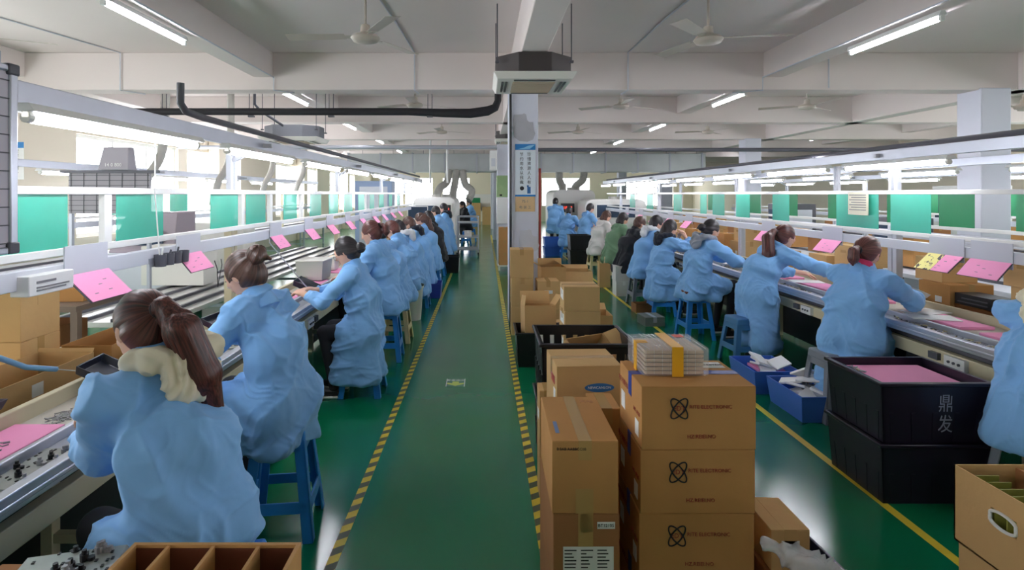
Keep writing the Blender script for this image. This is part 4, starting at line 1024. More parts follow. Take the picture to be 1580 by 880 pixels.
# blue badge box
for i in range(2):
    t = carton(('tan cardboard box with a blue oval badge' if i else 'tan cardboard box under the one with the blue oval badge'), .52, 3.05, i*.42, .33, .32, .419, .05, M_card2, 'x', M_tape)
    if i:
        MB().lathe([(.001,0),(.001,.0)],4).build('x') if 0 else None
        el = [(.075*math.cos(2*PI*j/32), .022*math.sin(2*PI*j/32)) for j in range(32)]
        MB().prism(el, .001, M=FR(.05,-.161,.31)).build('badge', mat('badge_blue', (48,112,176), .6), t)
        text('badge_lettering', 'NEWCANLON', .018, M_paper, t, FR(.05,-.1622,.31))
        MB().box(.0,.1,-.162,-.1605,.2,.275).build('badge', bpy.data.materials['badge_blue'], t)
        MB().prism([(-.045,0),(0,-.028),(.045,0),(0,.028)], .001, M=FR(.05,-.162,.25)).build('label', M_paper, t); text('label_print', 'NSY', .016, M_print, t, FR(.05,-.1632,.25))
        MB().box(-.1665,-.165,-.12,-.07,.2,.29).build('label', M_paper, t); MB().box(-.1665,-.165,-.1,.0,.31,.35).build('printed_stripe', M_redp, t)
# ---- black plastic crates, slotted
def crate(label, x, y, z, w, d, h, rot=0, m=None, slots=True, group=None, name='plastic_crate', rimc=None, t=.012):
    m = m or M_black; T = thing(name, label, 'crate', (x,y,z), rot, group); a, b = w/2, d/2; c = .93
    q = MB(); q.hexa([(-a*c,-b*c,0),(a*c,-b*c,0),(a*c,b*c,0),(-a*c,b*c,0)], [(-a*c,-b*c,t),(a*c,-b*c,t),(a*c,b*c,t),(-a*c,b*c,t)])
    def wallp(p0, p1, n0):
        # a wall between two lower and two upper corners with slots
        lo0, lo1, hi0, hi1 = Vector(p0[0]), Vector(p0[1]), Vector(p1[0]), Vector(p1[1]); n = Vector(n0)*t
        def cell(u0,u1,v0,v1):
            def pt(u,v): return (lo0.lerp(lo1,u)).lerp(hi0.lerp(hi1,u), v)
            A_ = [pt(u0,v0),pt(u1,v0),pt(u1,v1),pt(u0,v1)]
            q.hexa([A_[0],A_[1],A_[1]+n,A_[0]+n],[A_[3],A_[2],A_[2]+n,A_[3]+n])
        if slots:
            cell(0,1,0,.5); cell(0,1,.84,1); k = max(4, int((lo1-lo0).length/.07))
            for i in range(k+1):
                u = i/k; cell(max(0,u-.3/k), min(1,u+.3/k), .5, .84)
        else: cell(0,1,0,1)
    L = [(-a*c,-b*c,0),(a*c,-b*c,0),(a*c,b*c,0),(-a*c,b*c,0)]; Hh = [(-a,-b,h),(a,-b,h),(a,b,h),(-a,b,h)]
    for i, nn in enumerate([(0,1,0),(-1,0,0),(0,-1,0),(1,0,0)]): wallp((L[i],L[(i+1)%4]),(Hh[i],Hh[(i+1)%4]), nn)
    q.build('shell', m, T)
    r = MB(); e = .014
    r.box(-a-e,a+e,-b-e,-b+.012,h-.02,h).box(-a-e,a+e,b-.012,b+e,h-.02,h).box(-a-e,-a+.012,-b,b,h-.02,h).box(a-.012,a+e,-b,b,h-.02,h); r.build('rim', m, T, bevel=.004)
    pr = .012 if slots else .003
    for i in range(5):
        u = -.8+i*.4; r = MB(); r.hexa([(a*c*u-.012,-b*c-pr,.01),(a*c*u+.012,-b*c-pr,.01),(a*c*u+.012,-b*c,.01),(a*c*u-.012,-b*c,.01)], [(a*u-.012,-b*(c+1)/2-pr*.8,h*.5),(a*u+.012,-b*(c+1)/2-pr*.8,h*.5),(a*u+.012,-b*(c+1)/2,h*.5),(a*u-.012,-b*(c+1)/2,h*.5)])
        r.build('rib', m, T); r = MB(); r.hexa([(-a*c-pr,b*c*u-.012,.01),(-a*c,b*c*u-.012,.01),(-a*c,b*c*u+.012,.01),(-a*c-pr,b*c*u+.012,.01)], [(-a*(c+1)/2-pr*.8,b*u-.012,h*.5),(-a*(c+1)/2,b*u-.012,h*.5),(-a*(c+1)/2,b*u+.012,h*.5),(-a*(c+1)/2-pr*.8,b*u+.012,h*.5)])
        r.build('rib', m, T)
    return T
for i, nm in enumerate(('lower', 'upper')):
    crate('black slotted plastic crate behind the blue badge box, %s one' % nm, .625, 3.72, i*.4, .56, .5, .4, 0, group='slotted crates in the box row')
carton('open cardboard carton tipped into the upper black crate', .66, 3.72, .6, .3, .24, .14, .5, M_card2, None, flaps=[('+x',70,.1),('-y',40,.08)], tilt=.6)
crate('black crate on the floor beside the striped tape with a paper note', .55, 5.88, 0, .46, .46, .34, 0, slots=False)
tag(MB().box(.53,.68,5.625,5.629,-.02+.05,.35).build('paper_note', M_paper), 'white paper sheet hanging over the front of the floor crate', 'paper')
carton('open carton leaning up in the floor crate', .56, 5.92, .06, .32, .3, .5, .08, M_card2, None, flaps=[('+y',20,.14),('+x',35,.12),('-x',-10,.1)], tilt=-.12)
# pair with white labels
for i in range(4): carton('golden cardboard box with a striped white label, %s up in its stack' % ORD[i], .88, 5.33, i*.2175, .32, .32, .2165, [.02,-.03,.02,-.02][i], M_card2, 'x', M_tape, 'white labelled boxes in the middle stack', [('left',0,.13,.2,.09)])
carton('open cardboard box right of the white labelled stack', 1.12, 5.75, 0, .26, .3, .52, 0, M_card2, None, flaps=[('-x',20,.1),('+y',60,.1)])
carton('closed box behind the white labelled stack', .95, 6.2, 0, .36, .34, .32, .1, M_card2, 'x')
# stack in front of the column
for i in range(3): carton('tan box in the pillar stack beside the striped tape, %s up' % ORD[i], .46+.0*i, 7.1, i*.345, .26 if i < 2 else .28, .3, .344, [.0,.02,-.03][i], M_card2, 'y', None, 'boxes stacked before the column')
for i in range(2): carton('tan box on the right side of the pillar stack, %s up' % ORD[i], .77, 7.05, i*.33, .26, .3, .329, 0, M_card2, 'y', None, None, [('front',0,.2,.1,.04)])
carton('open topped box with raised flap behind the pillar stack', .87, 7.45, 0, .32, .3, .78, .05, M_card2, None, flaps=[('-x',60,.12),('+x',-60,.12),('+y',10,.08)])
carton('flat open cardboard box right of the column', 1.22, 7.6, 0, .36, .3, .70, 0, M_card2, None, flaps=[('-y',150,.16),('+y',70,.12)])
for i in range(3): carton('box on the pallet far down the aisle beside the second column, %s up' % ORD[i], .46, 13.0, .12+i*.28, .26, .3, .279, 0, M_card, 'y')
pa = thing('pallet', 'small white pallet under the far boxes beside the aisle', 'pallet', (.46, 13.0, 0)); MB().box(-.15,.15,-.18,.18,.09,.119).build('deck', M_offw, pa); MB().box(-.14,-.1,-.17,.17,0,.09).box(.1,.14,-.17,.17,0,.09).build('runner', M_offw, pa)
# behind the front stacks at the tape: narrow cartons
carton('yellowish carton low beside the striped tape', .285+.06, 2.75, 0, .1, .3, .62, 0, mat('yellow_cardboard', (214,164,74), .8, var=.08), 'y')
carton('narrow carton with a printed side next to the crate stack', .36, 3.3, 0, .1, .14, .60, 0, M_card2, 'y', None, None, [('left',0,.45,.08,.05)])
# small box and bag right of the stack, in a dark tray
tray('dark blue plastic tray on the floor right of the front stack', 1.22, 2.1, .0, .42, .85, .2, .06, m=mat('navy_plastic', (26,30,66), .35), name='floor_tray', cat='tray', t=.012)
carton('brown box inside the dark tray under the small labelled box', 1.2, 2.36, .014, .2, .22, .22, 0, M_card3, 'y')
carton('small cardboard box with a white label beside the front stack', 1.19, 2.36, .236, .15, .24, .16, 0, M_card2, 'y', M_card2, None, [('front',.0,.09,.07,.055)])
carton('crumpled brown open box in the dark tray', 1.2, 1.98, .014, .26, .26, .2, .3, M_card3, None, flaps=[('-y',70,.1),('+x',50,.1),('-x',40,.1)])
fb = Field((-.25,-.25,-.1),(.3,.25,.25), .01)
fb.chain([(-.2,.08,.17),(-.08,.0,.14),(.06,-.06,.07),(.14,-.14,.0)], [.02,.035,.045,.02], .05)
V, Q = fb.mesh(); V = folds(V, Q, .05, 5, 2.2)
bg = meshobj('plastic_bag', V, Q, mat('milky_plastic_bag', (236,238,244), .15, spec=.8, alpha=.55), None); bg.location = (1.25, 2.05, .24); tag(bg, 'crumpled clear plastic bag lying over the boxes in the dark tray', 'bag')
# ---- the two big black crates with writing
M_dc = mat('glossy_black_crate', (30,22,38), .28, spec=.5)
for i in range(2):
    t = crate('big black crate %s' % ('holding pink foam, with white characters on its side' if i else 'standing on the floor under the one with white characters'), 2.47, 3.40, i*.335, .60, .50, .335, .0, M_dc, False)
    t['group'] = 'big black crates'
    if i:
        ch = mat('faded_white_print', (150,152,170), .6); text('lettering', '鼎', .105, ch, t, face_M((.055,-.2465,.215),(1,0,0),(0,-.052,1)), sx=.8); text('lettering', '发', .105, ch, t, face_M((.055,-.2412,.1),(1,0,0),(0,-.052,1)), sx=.8)
tag(MB().box(2.22,2.72,3.18,3.62,.50,.63).build('foam_sheets', M_pink, bevel=.006), 'pink foam sheets filling the upper big black crate', 'foam')
strewn('few small parts on the pink foam in the crate corner', 2.27, 3.52, .631, .02, .05, 14, [M_sold, M_beige], 8, sz=.012)
# ---- blue bins with white foam pieces
M_foam = mat('white_foam', (250,250,252), .6)
def foam_pieces(x, y, z, w, d, n, seed, where):
    rr = random.Random(seed)
    for i in range(n):
        q = MB().prism([(-.09,-.06),(.08,-.07),(.095,.05),(-.07,.065)], .018)
        o = q.build('foam_piece', M_foam, bevel=.004); o.location = (x+rr.uniform(-w,w), y+rr.uniform(-d,d), z+.012+.012*i); o.rotation_euler = (rr.uniform(-.5,.5), rr.uniform(-.5,.5), rr.uniform(0,3))
        tag(o, 'loose white foam piece heaped in '+where, 'foam piece', 'white foam pieces in '+where)
tray('blue plastic bin of white foam pieces, the nearer one', 2.54, 4.52, 0, .36, .46, .2, .02, m=M_blue2, name='plastic_bin', cat='bin', t=.01)
tray('blue plastic bin with foam and a pink sheet, the farther one', 2.48, 5.12, 0, .36, .44, .2, .02, m=M_blue2, name='plastic_bin', cat='bin', t=.01)
foam_pieces(2.54, 4.52, .13, .08, .13, 11, 3, 'the nearer blue bin'); foam_pieces(2.48, 5.12, .17, .08, .12, 6, 7, 'the farther blue bin')
tag(MB().box(2.37,2.6,4.98,5.2,.16,.185).build('pink_foam_sheet', M_pink, bevel=.004), 'pink sheet in the farther blue bin', 'foam sheet')
tag(MB().box(2.41,2.49,4.283,4.286,.07,.15).build('bin_label', M_paper), 'white paper label on the front of the nearer blue bin', 'label')
# ---- bottom right cardboard with hand hole
carton('lower worn cardboard box at the bottom right corner', 2.06, 1.86, 0, .50, .68, .375, 0, M_card2, None, flaps=[('-x',-60,.06)])
t = thing('cardboard_box', 'open cardboard box with a white handle hole and green boards at bottom right', 'box', (2.05, 1.87, .38))
q = MB(); a, b, h = .25, .34, .285; e = .006
q.box(-a,a,b-e,b,0,h).box(-a,a,-b,-b+e,0,h).box(a-e,a,-b,b,0,h).box(-a,a,-b,b,0,e)
q.box(-a,-a+e,-b,b,0,.15).box(-a,-a+e,-b,b,.21,h).box(-a,-a+e,-b,.08,.15,.21).box(-a,-a+e,.18,b,.15,.21)
q.build('body', M_card2, t)
ov = [(.05*math.copysign(1,math.cos(u))*min(1,abs(math.cos(u))*1.2), .028*math.sin(u)) for u in [2*PI*j/24 for j in range(25)]]
MB().tube([(-a-.002, .13+y_, .18+z_) for y_, z_ in ov], .006, 6).build('handle_rim', M_white, t, smooth=60)
MB().box(-.02,-.012,-b+e,b-e,e,h-.01).build('divider', M_card3, t)
for k in range(2):
    for j in range(5): MB().box(-.235+k*.12,-.13+k*.12,.28-j*.05-.1*k,.284-j*.05-.1*k,.02,.27).build('board', mat('olive_board_edge', (150,150,70), .5) if (j+k) == 0 else bpy.data.materials['olive_board_edge'], t)
# ---- bottom left divided crate and plates on a trolley
tr = thing('low_trolley', 'low steel trolley under the divided box at the bottom left', 'trolley', (-.82, 1.2, 0))
MB().box(-.42,.42,-.25,.24,.55,.575).build('top', M_steel, tr)
for a in (-.38,.38):
    for b in (-.22,.2): MB().box(a-.015,a+.015,b-.015,b+.015,.04,.55).build('leg', M_steel, tr); MB().cyl((a-.012,b,.025),(a+.012,b,.025),.025).build('castor', M_black, tr)
dv = thing('divided_box', 'thin wooden divided box with deep brown compartments at the bottom left', 'box', (-.67, 1.27, .576))
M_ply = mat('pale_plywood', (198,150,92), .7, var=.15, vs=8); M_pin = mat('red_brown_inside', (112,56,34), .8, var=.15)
zt = HC-(850-300)*1.43/F-.576; zt2 = HC-(831-300)*1.43/F-.576
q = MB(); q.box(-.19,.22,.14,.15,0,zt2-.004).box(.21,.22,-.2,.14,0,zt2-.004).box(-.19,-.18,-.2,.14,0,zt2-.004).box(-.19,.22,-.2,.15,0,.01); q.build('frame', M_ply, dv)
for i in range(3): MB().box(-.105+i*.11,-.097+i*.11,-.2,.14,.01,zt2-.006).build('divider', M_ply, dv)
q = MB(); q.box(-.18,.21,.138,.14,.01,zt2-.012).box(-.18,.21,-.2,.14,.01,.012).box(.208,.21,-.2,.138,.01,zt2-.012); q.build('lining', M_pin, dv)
for i in range(3): plate('grey circuit plate, %s up in the bottom left pile' % ORD[i], -1.02+.01*i, 1.40-.02*i, .765+i*.014, .25, .22, .2, 7, i+90)
for i in range(2): plate('grey circuit plate of the pile at the very bottom left, %s up' % ORD[i], -1.13, 1.24, .765+i*.014, .1, .2, .2, 7, i+95)
carton('closed carton under the circuit plates at the bottom left', -1.07, 1.31, .576, .3, .3, .188, 0, M_card3, 'y')
# ---- boxes by the left table
lt = thing('side_bench', 'plain bench behind the left work line carrying cardboard boxes', 'bench', (-2.45, 2.6, 0)); MB().box(-.42,.42,-.9,1.45,.64,.665).build('board', M_beige, lt)
for a in (-.38,.38):
    for b in (-.85,1.4): MB().box(a-.02,a+.02,b-.02,b+.02,0,.64).build('leg', M_steel, lt)
carton('tall golden cardboard box behind the left line at the edge of the picture', -2.42, 2.55, .90, .34, .36, .36, 0, M_card, None, flaps=[('-y',0,.0)]) if 0 else None
carton('golden cardboard box on top at the far left, upper one', -2.62, 3.15, .926, .4, .28, .265, 0, M_card2, 'x', M_card2)
carton('golden cardboard box at the far left, lower one', -2.62, 3.15, .666, .4, .28, .259, 0, M_card2, 'x')
carton('long open cardboard box lying behind the left conveyor', -2.24, 2.6, .666, .3, .98, .19, 0, M_card2, None, flaps=[('+y',20,.02)], labels=[('right',.1,.12,.07,.06)])
carton('shallow open carton behind the first worker', -2.22, 3.62, .666, .28, .8, .19, 0, M_card, None, flaps=[('+y',30,.03)])
pipe('pale blue hose draped over the open box at far left', [P(-30,545,2.3),P(0,553,2.4),P(40,567,2.55),P(87,570,2.7)], .012, mat('pale_blue_hose', (130,186,230), .4), 'hose', 'hose')
pipe('thin white tube poking from the pale blue hose', [P(85,570,2.7),P(122,573,2.85)], .003, M_white, 'thin_tube', 'tube')
# clutter of boxes on the shelf behind the right line
clut = [(4.05,3.55,.3,.5,.26,'with tape strips at the right edge'),(4.05,4.12,.3,.3,.28,'behind the tilted pink card'),(4.0,4.9,.36,.34,.22,'with a white tag, lower'),(4.0,5.0,.3,.3,.2,'with a white tag, upper'),
        (4.0,6.2,.3,.4,.2,'behind the reaching woman'),(4.05,6.75,.3,.36,.26,'behind the reaching woman, farther'),(4.0,7.7,.3,.3,.22,'beside the white post'),(4.0,8.8,.35,.35,.25,'beyond the white post'),(4.0,9.4,.3,.3,.32,'beyond the grey hooded worker'),
        (4.0,10.2,.3,.4,.34,'fourth from its far end'),(4.05,11.0,.3,.4,.3,'third from its far end'),(4.05,11.9,.3,.3,.36,'second from its far end'),(4.05,12.7,.3,.3,.3,'last at its far end')]
for i, (x, y, w, d, h, s) in enumerate(clut):
    zz = .701 if s != 'with a white tag, upper' else .956
    carton('tan cardboard box on the back shelf at right, '+s, x, y, zz, w, d, h*1.15 if zz < .9 else h, 0, M_card2 if i%2 else M_card, 'y', None, 'boxes on the back shelf', [('left',-.05,.12,.07,.05)] if i in (2,4,7) else [])
tray('dark open parts tray on the shelf behind the right line', 4.0, 4.55, .702, .26, .36, .1, 0, m=M_cardin)
tag(MB().box(3.86,3.87,4.0,4.3,.71,.88).build('paper_pack', M_paper), 'white printed paper pack leaning before the shelf boxes', 'paper')
radio = thing('black_device', 'low black electronic device on the shelf behind the right line', 'device', (3.93, 4.55, .81)); MB().box(-.08,.12,-.17,.17,0,.09).build('case', M_black, radio, bevel=.004); MB().box(-.083,-.08,-.14,.14,.02,.03).box(-.083,-.08,-.14,.1,.05,.06).build('slots', M_dgrey, radio)

for i, (y, d, h, s_) in enumerate([(3.55,.5,.26,'at the right edge'),(4.12,.4,.24,'behind the pink card'),(6.2,.4,.22,'behind the reaching woman'),(8.8,.35,.2,'beyond the white post'),(10.2,.36,.18,'far along the shelf')]):
    base = {3.55:.26,4.12:.28,6.2:.2,8.8:.25,10.2:.34}[y]*1.15+.702
    carton('tan cardboard box stacked on another on the back shelf, the one '+s_, 4.05, y, base, .32, d, h, .03, M_card2, 'y', None, 'boxes stacked on the back shelf', [('left',.05,.15,.09,.03,M_tape)])
# ------------------------------------------------------------------ stools
def stool(m, seatm=None, h=.5, pad=0, w=.29, arch=False):
    def mk():
        t = thing('plastic_stool', 'x', 'stool'); a = w/2*.86; b = w/2+.035; zt = h-.035
        q = MB(); q.hexa([(-a-.006,-a-.006,zt-.03),(a+.006,-a-.006,zt-.03),(a+.006,a+.006,zt-.03),(-a-.006,a+.006,zt-.03)], [(-a,-a,h-pad),(a,-a,h-pad),(a,a,h-pad),(-a,a,h-pad)])
        q.build('seat', m, t, bevel=.012)
        for sx in (-1,1):
            for sy in (-1,1):
                q = MB(); lw = .052; f = lambda z: a+(b-a)*(zt-z)/zt
                for dx, dy in ((lw, .012), (.012, lw)):
                    lo = f(0); hi = f(zt)
                    def c4(o, z): 
                        x0, x1 = sorted((sx*o, sx*(o-dx))); y0, y1 = sorted((sy*o, sy*(o-dy))); return [(x0,y0,z),(x1,y0,z),(x1,y1,z),(x0,y1,z)]
                    q.hexa(c4(lo, 0), c4(hi, zt))
                q.build('leg', m, t, bevel=.004)
        for s in (-1,1):
            for ax in (0,1):
                for z0, z1, bn in ((zt-.075, zt, 'apron'), (.14, .195, 'side_band')):
                    q = MB()
                    o0, o1 = a+(b-a)*(zt-z0)/zt, a+(b-a)*(zt-z1)/zt
                    lo = [(-o0+.02, s*o0), (o0-.02, s*o0), (o0-.02, s*(o0-.01)), (-o0+.02, s*(o0-.01))]; hi = [(-o1+.02, s*o1), (o1-.02, s*o1), (o1-.02, s*(o1-.01)), (-o1+.02, s*(o1-.01))]
                    if s < 0: pass
                    else: lo = lo[::-1]; hi = hi[::-1]
                    if ax: lo = [(y, x) for x, y in lo][::-1]; hi = [(y, x) for x, y in hi][::-1]
                    q.hexa([(x,y,z0) for x,y in lo], [(x,y,z1) for x,y in hi])
                    q.build(bn, m, t, bevel=.003)
        if seatm is not None: MB().box(-a-.01,a+.01,-a-.01,a+.01,h-pad,h).build('cushion', seatm, t, bevel=.014, seg=3)
        return t
    return mk
M_greyst = mat('grey_stool_plastic', (128,134,146), .45); M_bluest = mat('muted_blue_plastic', (70,128,180), .4)
M_padp = mat('pink_cushion', (214,130,150), .8); M_padb = mat('brown_cushion', (120,60,48), .6); M_padm = mat('maroon_cushion', (110,80,90), .8)
def put_stool(key, m, x, y, label, rot=0, pad=None, h=.5, w=.29):
    return inst('st'+key, stool(m, pad, h, .03 if pad else 0, w), (x, y, 0), rot, label, 'plastic stools')
def WL(p, x, y, rot):
    "world point into the frame of a person standing at x, y"
    r = -math.radians(rot); dx, dy = p[0]-x, p[1]-y
    return (dx*math.cos(r)-dy*math.sin(r), dx*math.sin(r)+dy*math.cos(r), p[2])
def worker(label, x, y, rot, L=None, R=None, **k):
    if L: k['hl'] = WL(L, x, y, rot)
    if R: k['hr'] = WL(R, x, y, rot)
    k.setdefault('h', .006 if y < 3.3 else .0075 if y < 5.2 else .009 if y < 8.5 else .013)
    k.setdefault('group', 'workers along the assembly lines')
    return person(label, x, y, math.radians(rot), **k)
put_stool('b', M_blue, -.82, 1.80, 'blue plastic stool under the long-haired woman nearest the camera', .3, h=.54)
worker('woman with long auburn ponytail and cream hood in a blue coat, nearest on the left', -.93, 1.80, 148, L=(-1.42,2.08,.875), R=(-1.50,2.38,.87), seat=.55, lean=24, pitch=34, roll=6,
       hair='longpony', hc='red', hood=M_hoodc, hoff=(.0,-.045,-.005), collar=False, seed=2, back=.06, tail=.24, width=.88, girth=.88, knee=.3, elb=((-.5,.1,-1),(-.3,-.6,-.8)), curl=.7)
put_stool('b', M_blue, -1.03, 2.96, 'blue plastic stool with a brown cushion under the second seated woman', .12, h=.54)
tag(MB().box(-1.16,-.89,2.84,3.08,.541,.57).build('seat_cushion', M_padb, bevel=.014, seg=3), 'reddish brown cushion on the blue stool of the second seated woman', 'cushion')
worker('woman with a brown bun in a blue coat bending over the left line, second nearest', -1.02, 2.90, 160, L=(-1.52,2.98,.885), R=(-1.54,3.25,.87), seat=.575, lean=21, pitch=38, hair='bun', hc='brown', seed=5, back=.04, tail=.45, width=.90, girth=.88, curl=.45)
put_stool('b2', M_blue, -1.04, 4.96, 'low blue stool hidden under the long coat of the woman with glasses', 0, h=.46)
worker('woman with glasses and dark hair in a long blue coat reaching to the left conveyor', -1.03, 4.92, 176, L=(-1.50,4.80,.87), R=(-1.52,5.0,.87), seat=.47, lean=13, pitch=29, hair='lowbun', hc='black', glasses=True, tail=.13, seed=8, back=.06, knee=.3, curl=.5)
put_stool('b', M_blue, -1.02, 5.98, 'blue stool with a pink cushion behind the woman with glasses', .05, h=.54)
tag(MB().box(-1.17,-.86,5.83,6.13,.541,.575).build('seat_cushion', M_padp, bevel=.015, seg=3), 'pink cushion on the blue stool behind the woman with glasses', 'cushion')
worker('woman with auburn hair in a blue coat half hidden behind the woman with glasses', -1.02, 5.95, 172, seat=.56, lean=14, pitch=20, hair='pony', hc='auburn', seed=9, tail=.5)
put_stool('c', M_cream, -1.02, 6.72, 'cream plastic stool with a maroon cushion on the left side', 0, h=.5)
tag(MB().box(-1.16,-.87,6.58,6.86,.501,.535).build('seat_cushion', M_padm, bevel=.014, seg=3), 'maroon cushion on the cream stool', 'cushion')
worker('dark haired woman with tan sleeves and a white mask on the cream stool', -1.03, 6.7, 168, seat=.53, lean=22, pitch=32, hair='short', hc='black', sleeve=M_tan, mask=True, seed=12, tail=.46)
bk = thing('white_bucket', 'white plastic bucket with a dark lid used as a seat on the left side', 'bucket', (-.98, 7.85, 0))
MB().lathe([(.12,0),(.15,.42),(.16,.43),(.16,.46),(.15,.46)], 28).build('body', M_white, bk, smooth=50); MB().lathe([(.165,.46),(.165,.48),(.14,.5),(.01,.51)], 28).build('lid', M_black, bk, smooth=50)
worker('woman with short auburn hair in a blue coat sitting on the white bucket', -1.04, 7.8, 170, seat=.5, lean=20, pitch=34, hair='short', hc='auburn', seed=14, tail=.44)
put_stool('b2', M_blue, -1.0, 8.75, 'blue stool under the woman with the white hood', 0, h=.46)
worker('woman in a blue coat with a white hood bending low over the left line', -1.03, 8.72, 172, seat=.5, lean=26, pitch=42, hair='short', hc='black', hood=M_hoodw, collar=False, tail=.2, seed=15)
worker('person in a blue coat with a dark hood, sixth behind the woman with glasses', -1.02, 9.75, 172, seat=.5, lean=24, pitch=40, hair='short', hc='brown', hood=M_hoodn, collar=False, tail=.2, seed=16)
bbx = tray('blue plastic box on the floor beside the left row of stools', -.86, 9.6, 0, .28, .36, .24, 0, m=mat('violet_blue_plastic', (58,72,170), .4), name='plastic_bin', cat='bin')
put_stool('b2', M_blue, -.98, 10.9, 'blue stool under the long haired worker far down the left line', 0, h=.46)
worker('worker with long dark hair in a blue coat far down the left line', -1.0, 10.85, 172, seat=.5, lean=18, pitch=36, hair='long', hc='brown', tail=.3, seed=17)
worker('worker in a black coat far down the left line', -.98, 12.1, 172, seat=.5, lean=18, pitch=30, hair='bob', hc='black', coat=M_blackc, tail=.3, seed=18)
worker('worker in a pale blue coat beyond the one in black on the left', -.96, 13.2, 172, seat=.56, lean=14, pitch=22, hair='short', hc='black', tail=.3, seed=19)
worker('last worker of the left line, in a blue coat with dark hood', -.9, 14.3, 175, seat=.6, lean=10, pitch=15, hair='short', hc='black', hood=M_hoodn, tail=.3, seed=20)
for i, (x, y) in enumerate([(-1.0,9.8),(-.98,12.15),(-.96,13.2),(-.9,14.3)]): put_stool('b2', M_blue, x, y, 'blue stool far down the left line, %s of the farthest four' % ORD[i], 0, h=.46)
crate('black crate on the floor far down the left side', -.72, 12.6, 0, .36, .4, .36, 0, slots=False)
# ---- right row
put_stool('g', M_greyst, 2.86, 2.96, 'grey stool under the worker at the right edge of the picture', .1, h=.5)
worker('worker in a blue coat with a cream hood cut off by the right edge', 2.86, 2.93, 22, L=(3.4,3.25,.9), R=(3.4,2.95,.9), seat=.5, lean=16, pitch=25, hair='short', hc='brown', hood=M_hoodc, collar=False, seed=22, back=.1, tail=.40, width=1.1)
put_stool('g', M_greyst, 2.68, 4.42, 'grey stool under the woman with the pink collar', .05, h=.5)
worker('woman with auburn ponytail and pink collar in a blue coat working at the right line', 2.80, 4.38, 28, L=(3.40,4.72,.9), R=(3.38,4.52,.88), seat=.52, lean=17, pitch=32, hair='lowpony', hc='auburn', collar=M_pinkc, cuff=cloth('pale_sleeve_cover', (196,214,236)), seed=23, tail=.15, width=1.08, curl=.6)
put_stool('m', M_bluest, 2.62, 5.85, 'pale blue stool below the reaching woman with the long ponytail', .1, h=.46)
worker('woman with a very long auburn ponytail stretching her arm along the right line', 2.76, 5.82, 12, L=(3.35,6.1,.87), R=(3.5,5.55,.93), seat=.6, lean=32, pitch=22, hair='longpony', hc='red', seed=24, tail=.11, stand=True, legs=True)
put_stool('b', M_blue, 2.50, 6.85, 'blue stool with a brown wooden top beside the grey box', .08, h=.5)
tag(MB().box(2.345,2.655,6.7,7.0,.541,.565).build('seat_board', M_padb, bevel=.005), 'brown board on top of the blue stool at the right line', 'board')
worker('woman in a blue coat with a grey hood and dark cuffs at the right line', 2.53, 6.88, 12, L=(3.12,7.05,.88), R=(3.12,6.8,.88), seat=.55, lean=18, pitch=28, hair='lowbun', hc='black', hood=M_hoodg, collar=False, cuff=mat('dark_cuff', (52,54,66), .8), seed=25, tail=.46, width=1.05)
put_stool('b2', M_blue, 2.5, 8.15, 'blue stool under the woman holding her head', .0, h=.46)
o = person('woman in a long blue coat with a black hood holding both hands to her face', 2.5, 8.15, math.radians(14), hl=(.32,.05,1.10), hr=(.32,-.08,1.12), seat=.47, lean=12, pitch=30, hair='bob', hc='black', hood=M_hoodn, collar=False, seed=26, h=.0095, tail=.22, elb=((.6,1,-1),(.6,-1,-1)), group='workers along the assembly lines')
put_stool('g', M_greyst, 2.42, 8.95, 'grey stool in the middle of the right row', .05, h=.5)
worker('worker with black hair in a blue coat behind the woman holding her head', 2.48, 8.98, 10, seat=.53, lean=20, pitch=30, hair='short', hc='black', hood=M_hoodw, collar=False, seed=27)
carton('stacked white cardboard box used as a seat, lower', 2.33, 9.75, 0, .26, .3, .25, 0, mat('white_cardboard', (222,220,216), .8), 'y', M_paper)
carton('stacked white cardboard box used as a seat, upper', 2.33, 9.75, .251, .28, .3, .25, 0, bpy.data.materials['white_cardboard'], 'y', M_paper)
worker('worker in a black coat seated on white boxes at the right line', 2.42, 9.8, 14, seat=.5, lean=24, pitch=30, hair='short', hc='brown', coat=M_blackc, seed=28)
put_stool('c', M_cream, 2.45, 11.25, 'cream stool under the person in the green jumper', .0, h=.5)
worker('person with black hair in a green jumper at the right line', 2.5, 11.2, 14, seat=.5, lean=20, pitch=32, hair='bob', hc='black', coat=M_sweater, seed=29)
put_stool('c', M_cream, 2.46, 12.75, 'cream stool beside the black crate on the right', .1, h=.5)
worker('person in a white top with dark hair far down the right line', 2.5, 12.7, 14, seat=.5, lean=20, pitch=30, hair='bob', hc='brown', coat=M_whitec, seed=30)
crate('black crate standing on the floor behind the cream stools, lower', 2.30, 14.0, 0, .5, .5, .36, 0, slots=False); crate('black crate standing on the floor behind the cream stools, upper', 2.30, 14.0, .361, .5, .5, .36, 0, slots=False)
worker('worker in a blue coat far down the right line behind the black crates', 2.6, 14.9, 20, seat=.6, lean=15, pitch=25, hair='short', hc='black', seed=31)
put_stool('b2', M_blue, 2.22, 15.6, 'blue stool far back at the end of the right line', 0, h=.46)
worker('worker on a blue stool at the far end of the right line', 2.25, 15.6, 60, seat=.5, lean=12, pitch=20, hair='short', hc='black', tail=.3, seed=32)
worker('worker in a blue coat standing by the right machine', 2.15, 17.6, 70, seat=.72, lean=12, pitch=20, hair='short', hc='black', tail=.5, seed=33, stand=True)
tray('large blue plastic tub on the floor by the right machine, upper', 1.88, 16.0, .26, .42, .5, .25, 0, m=M_blue2, name='plastic_tub', cat='tub'); tray('large blue plastic tub on the floor by the right machine, lower', 1.88, 16.0, 0, .42, .5, .25, 0, m=M_blue2, name='plastic_tub', cat='tub')
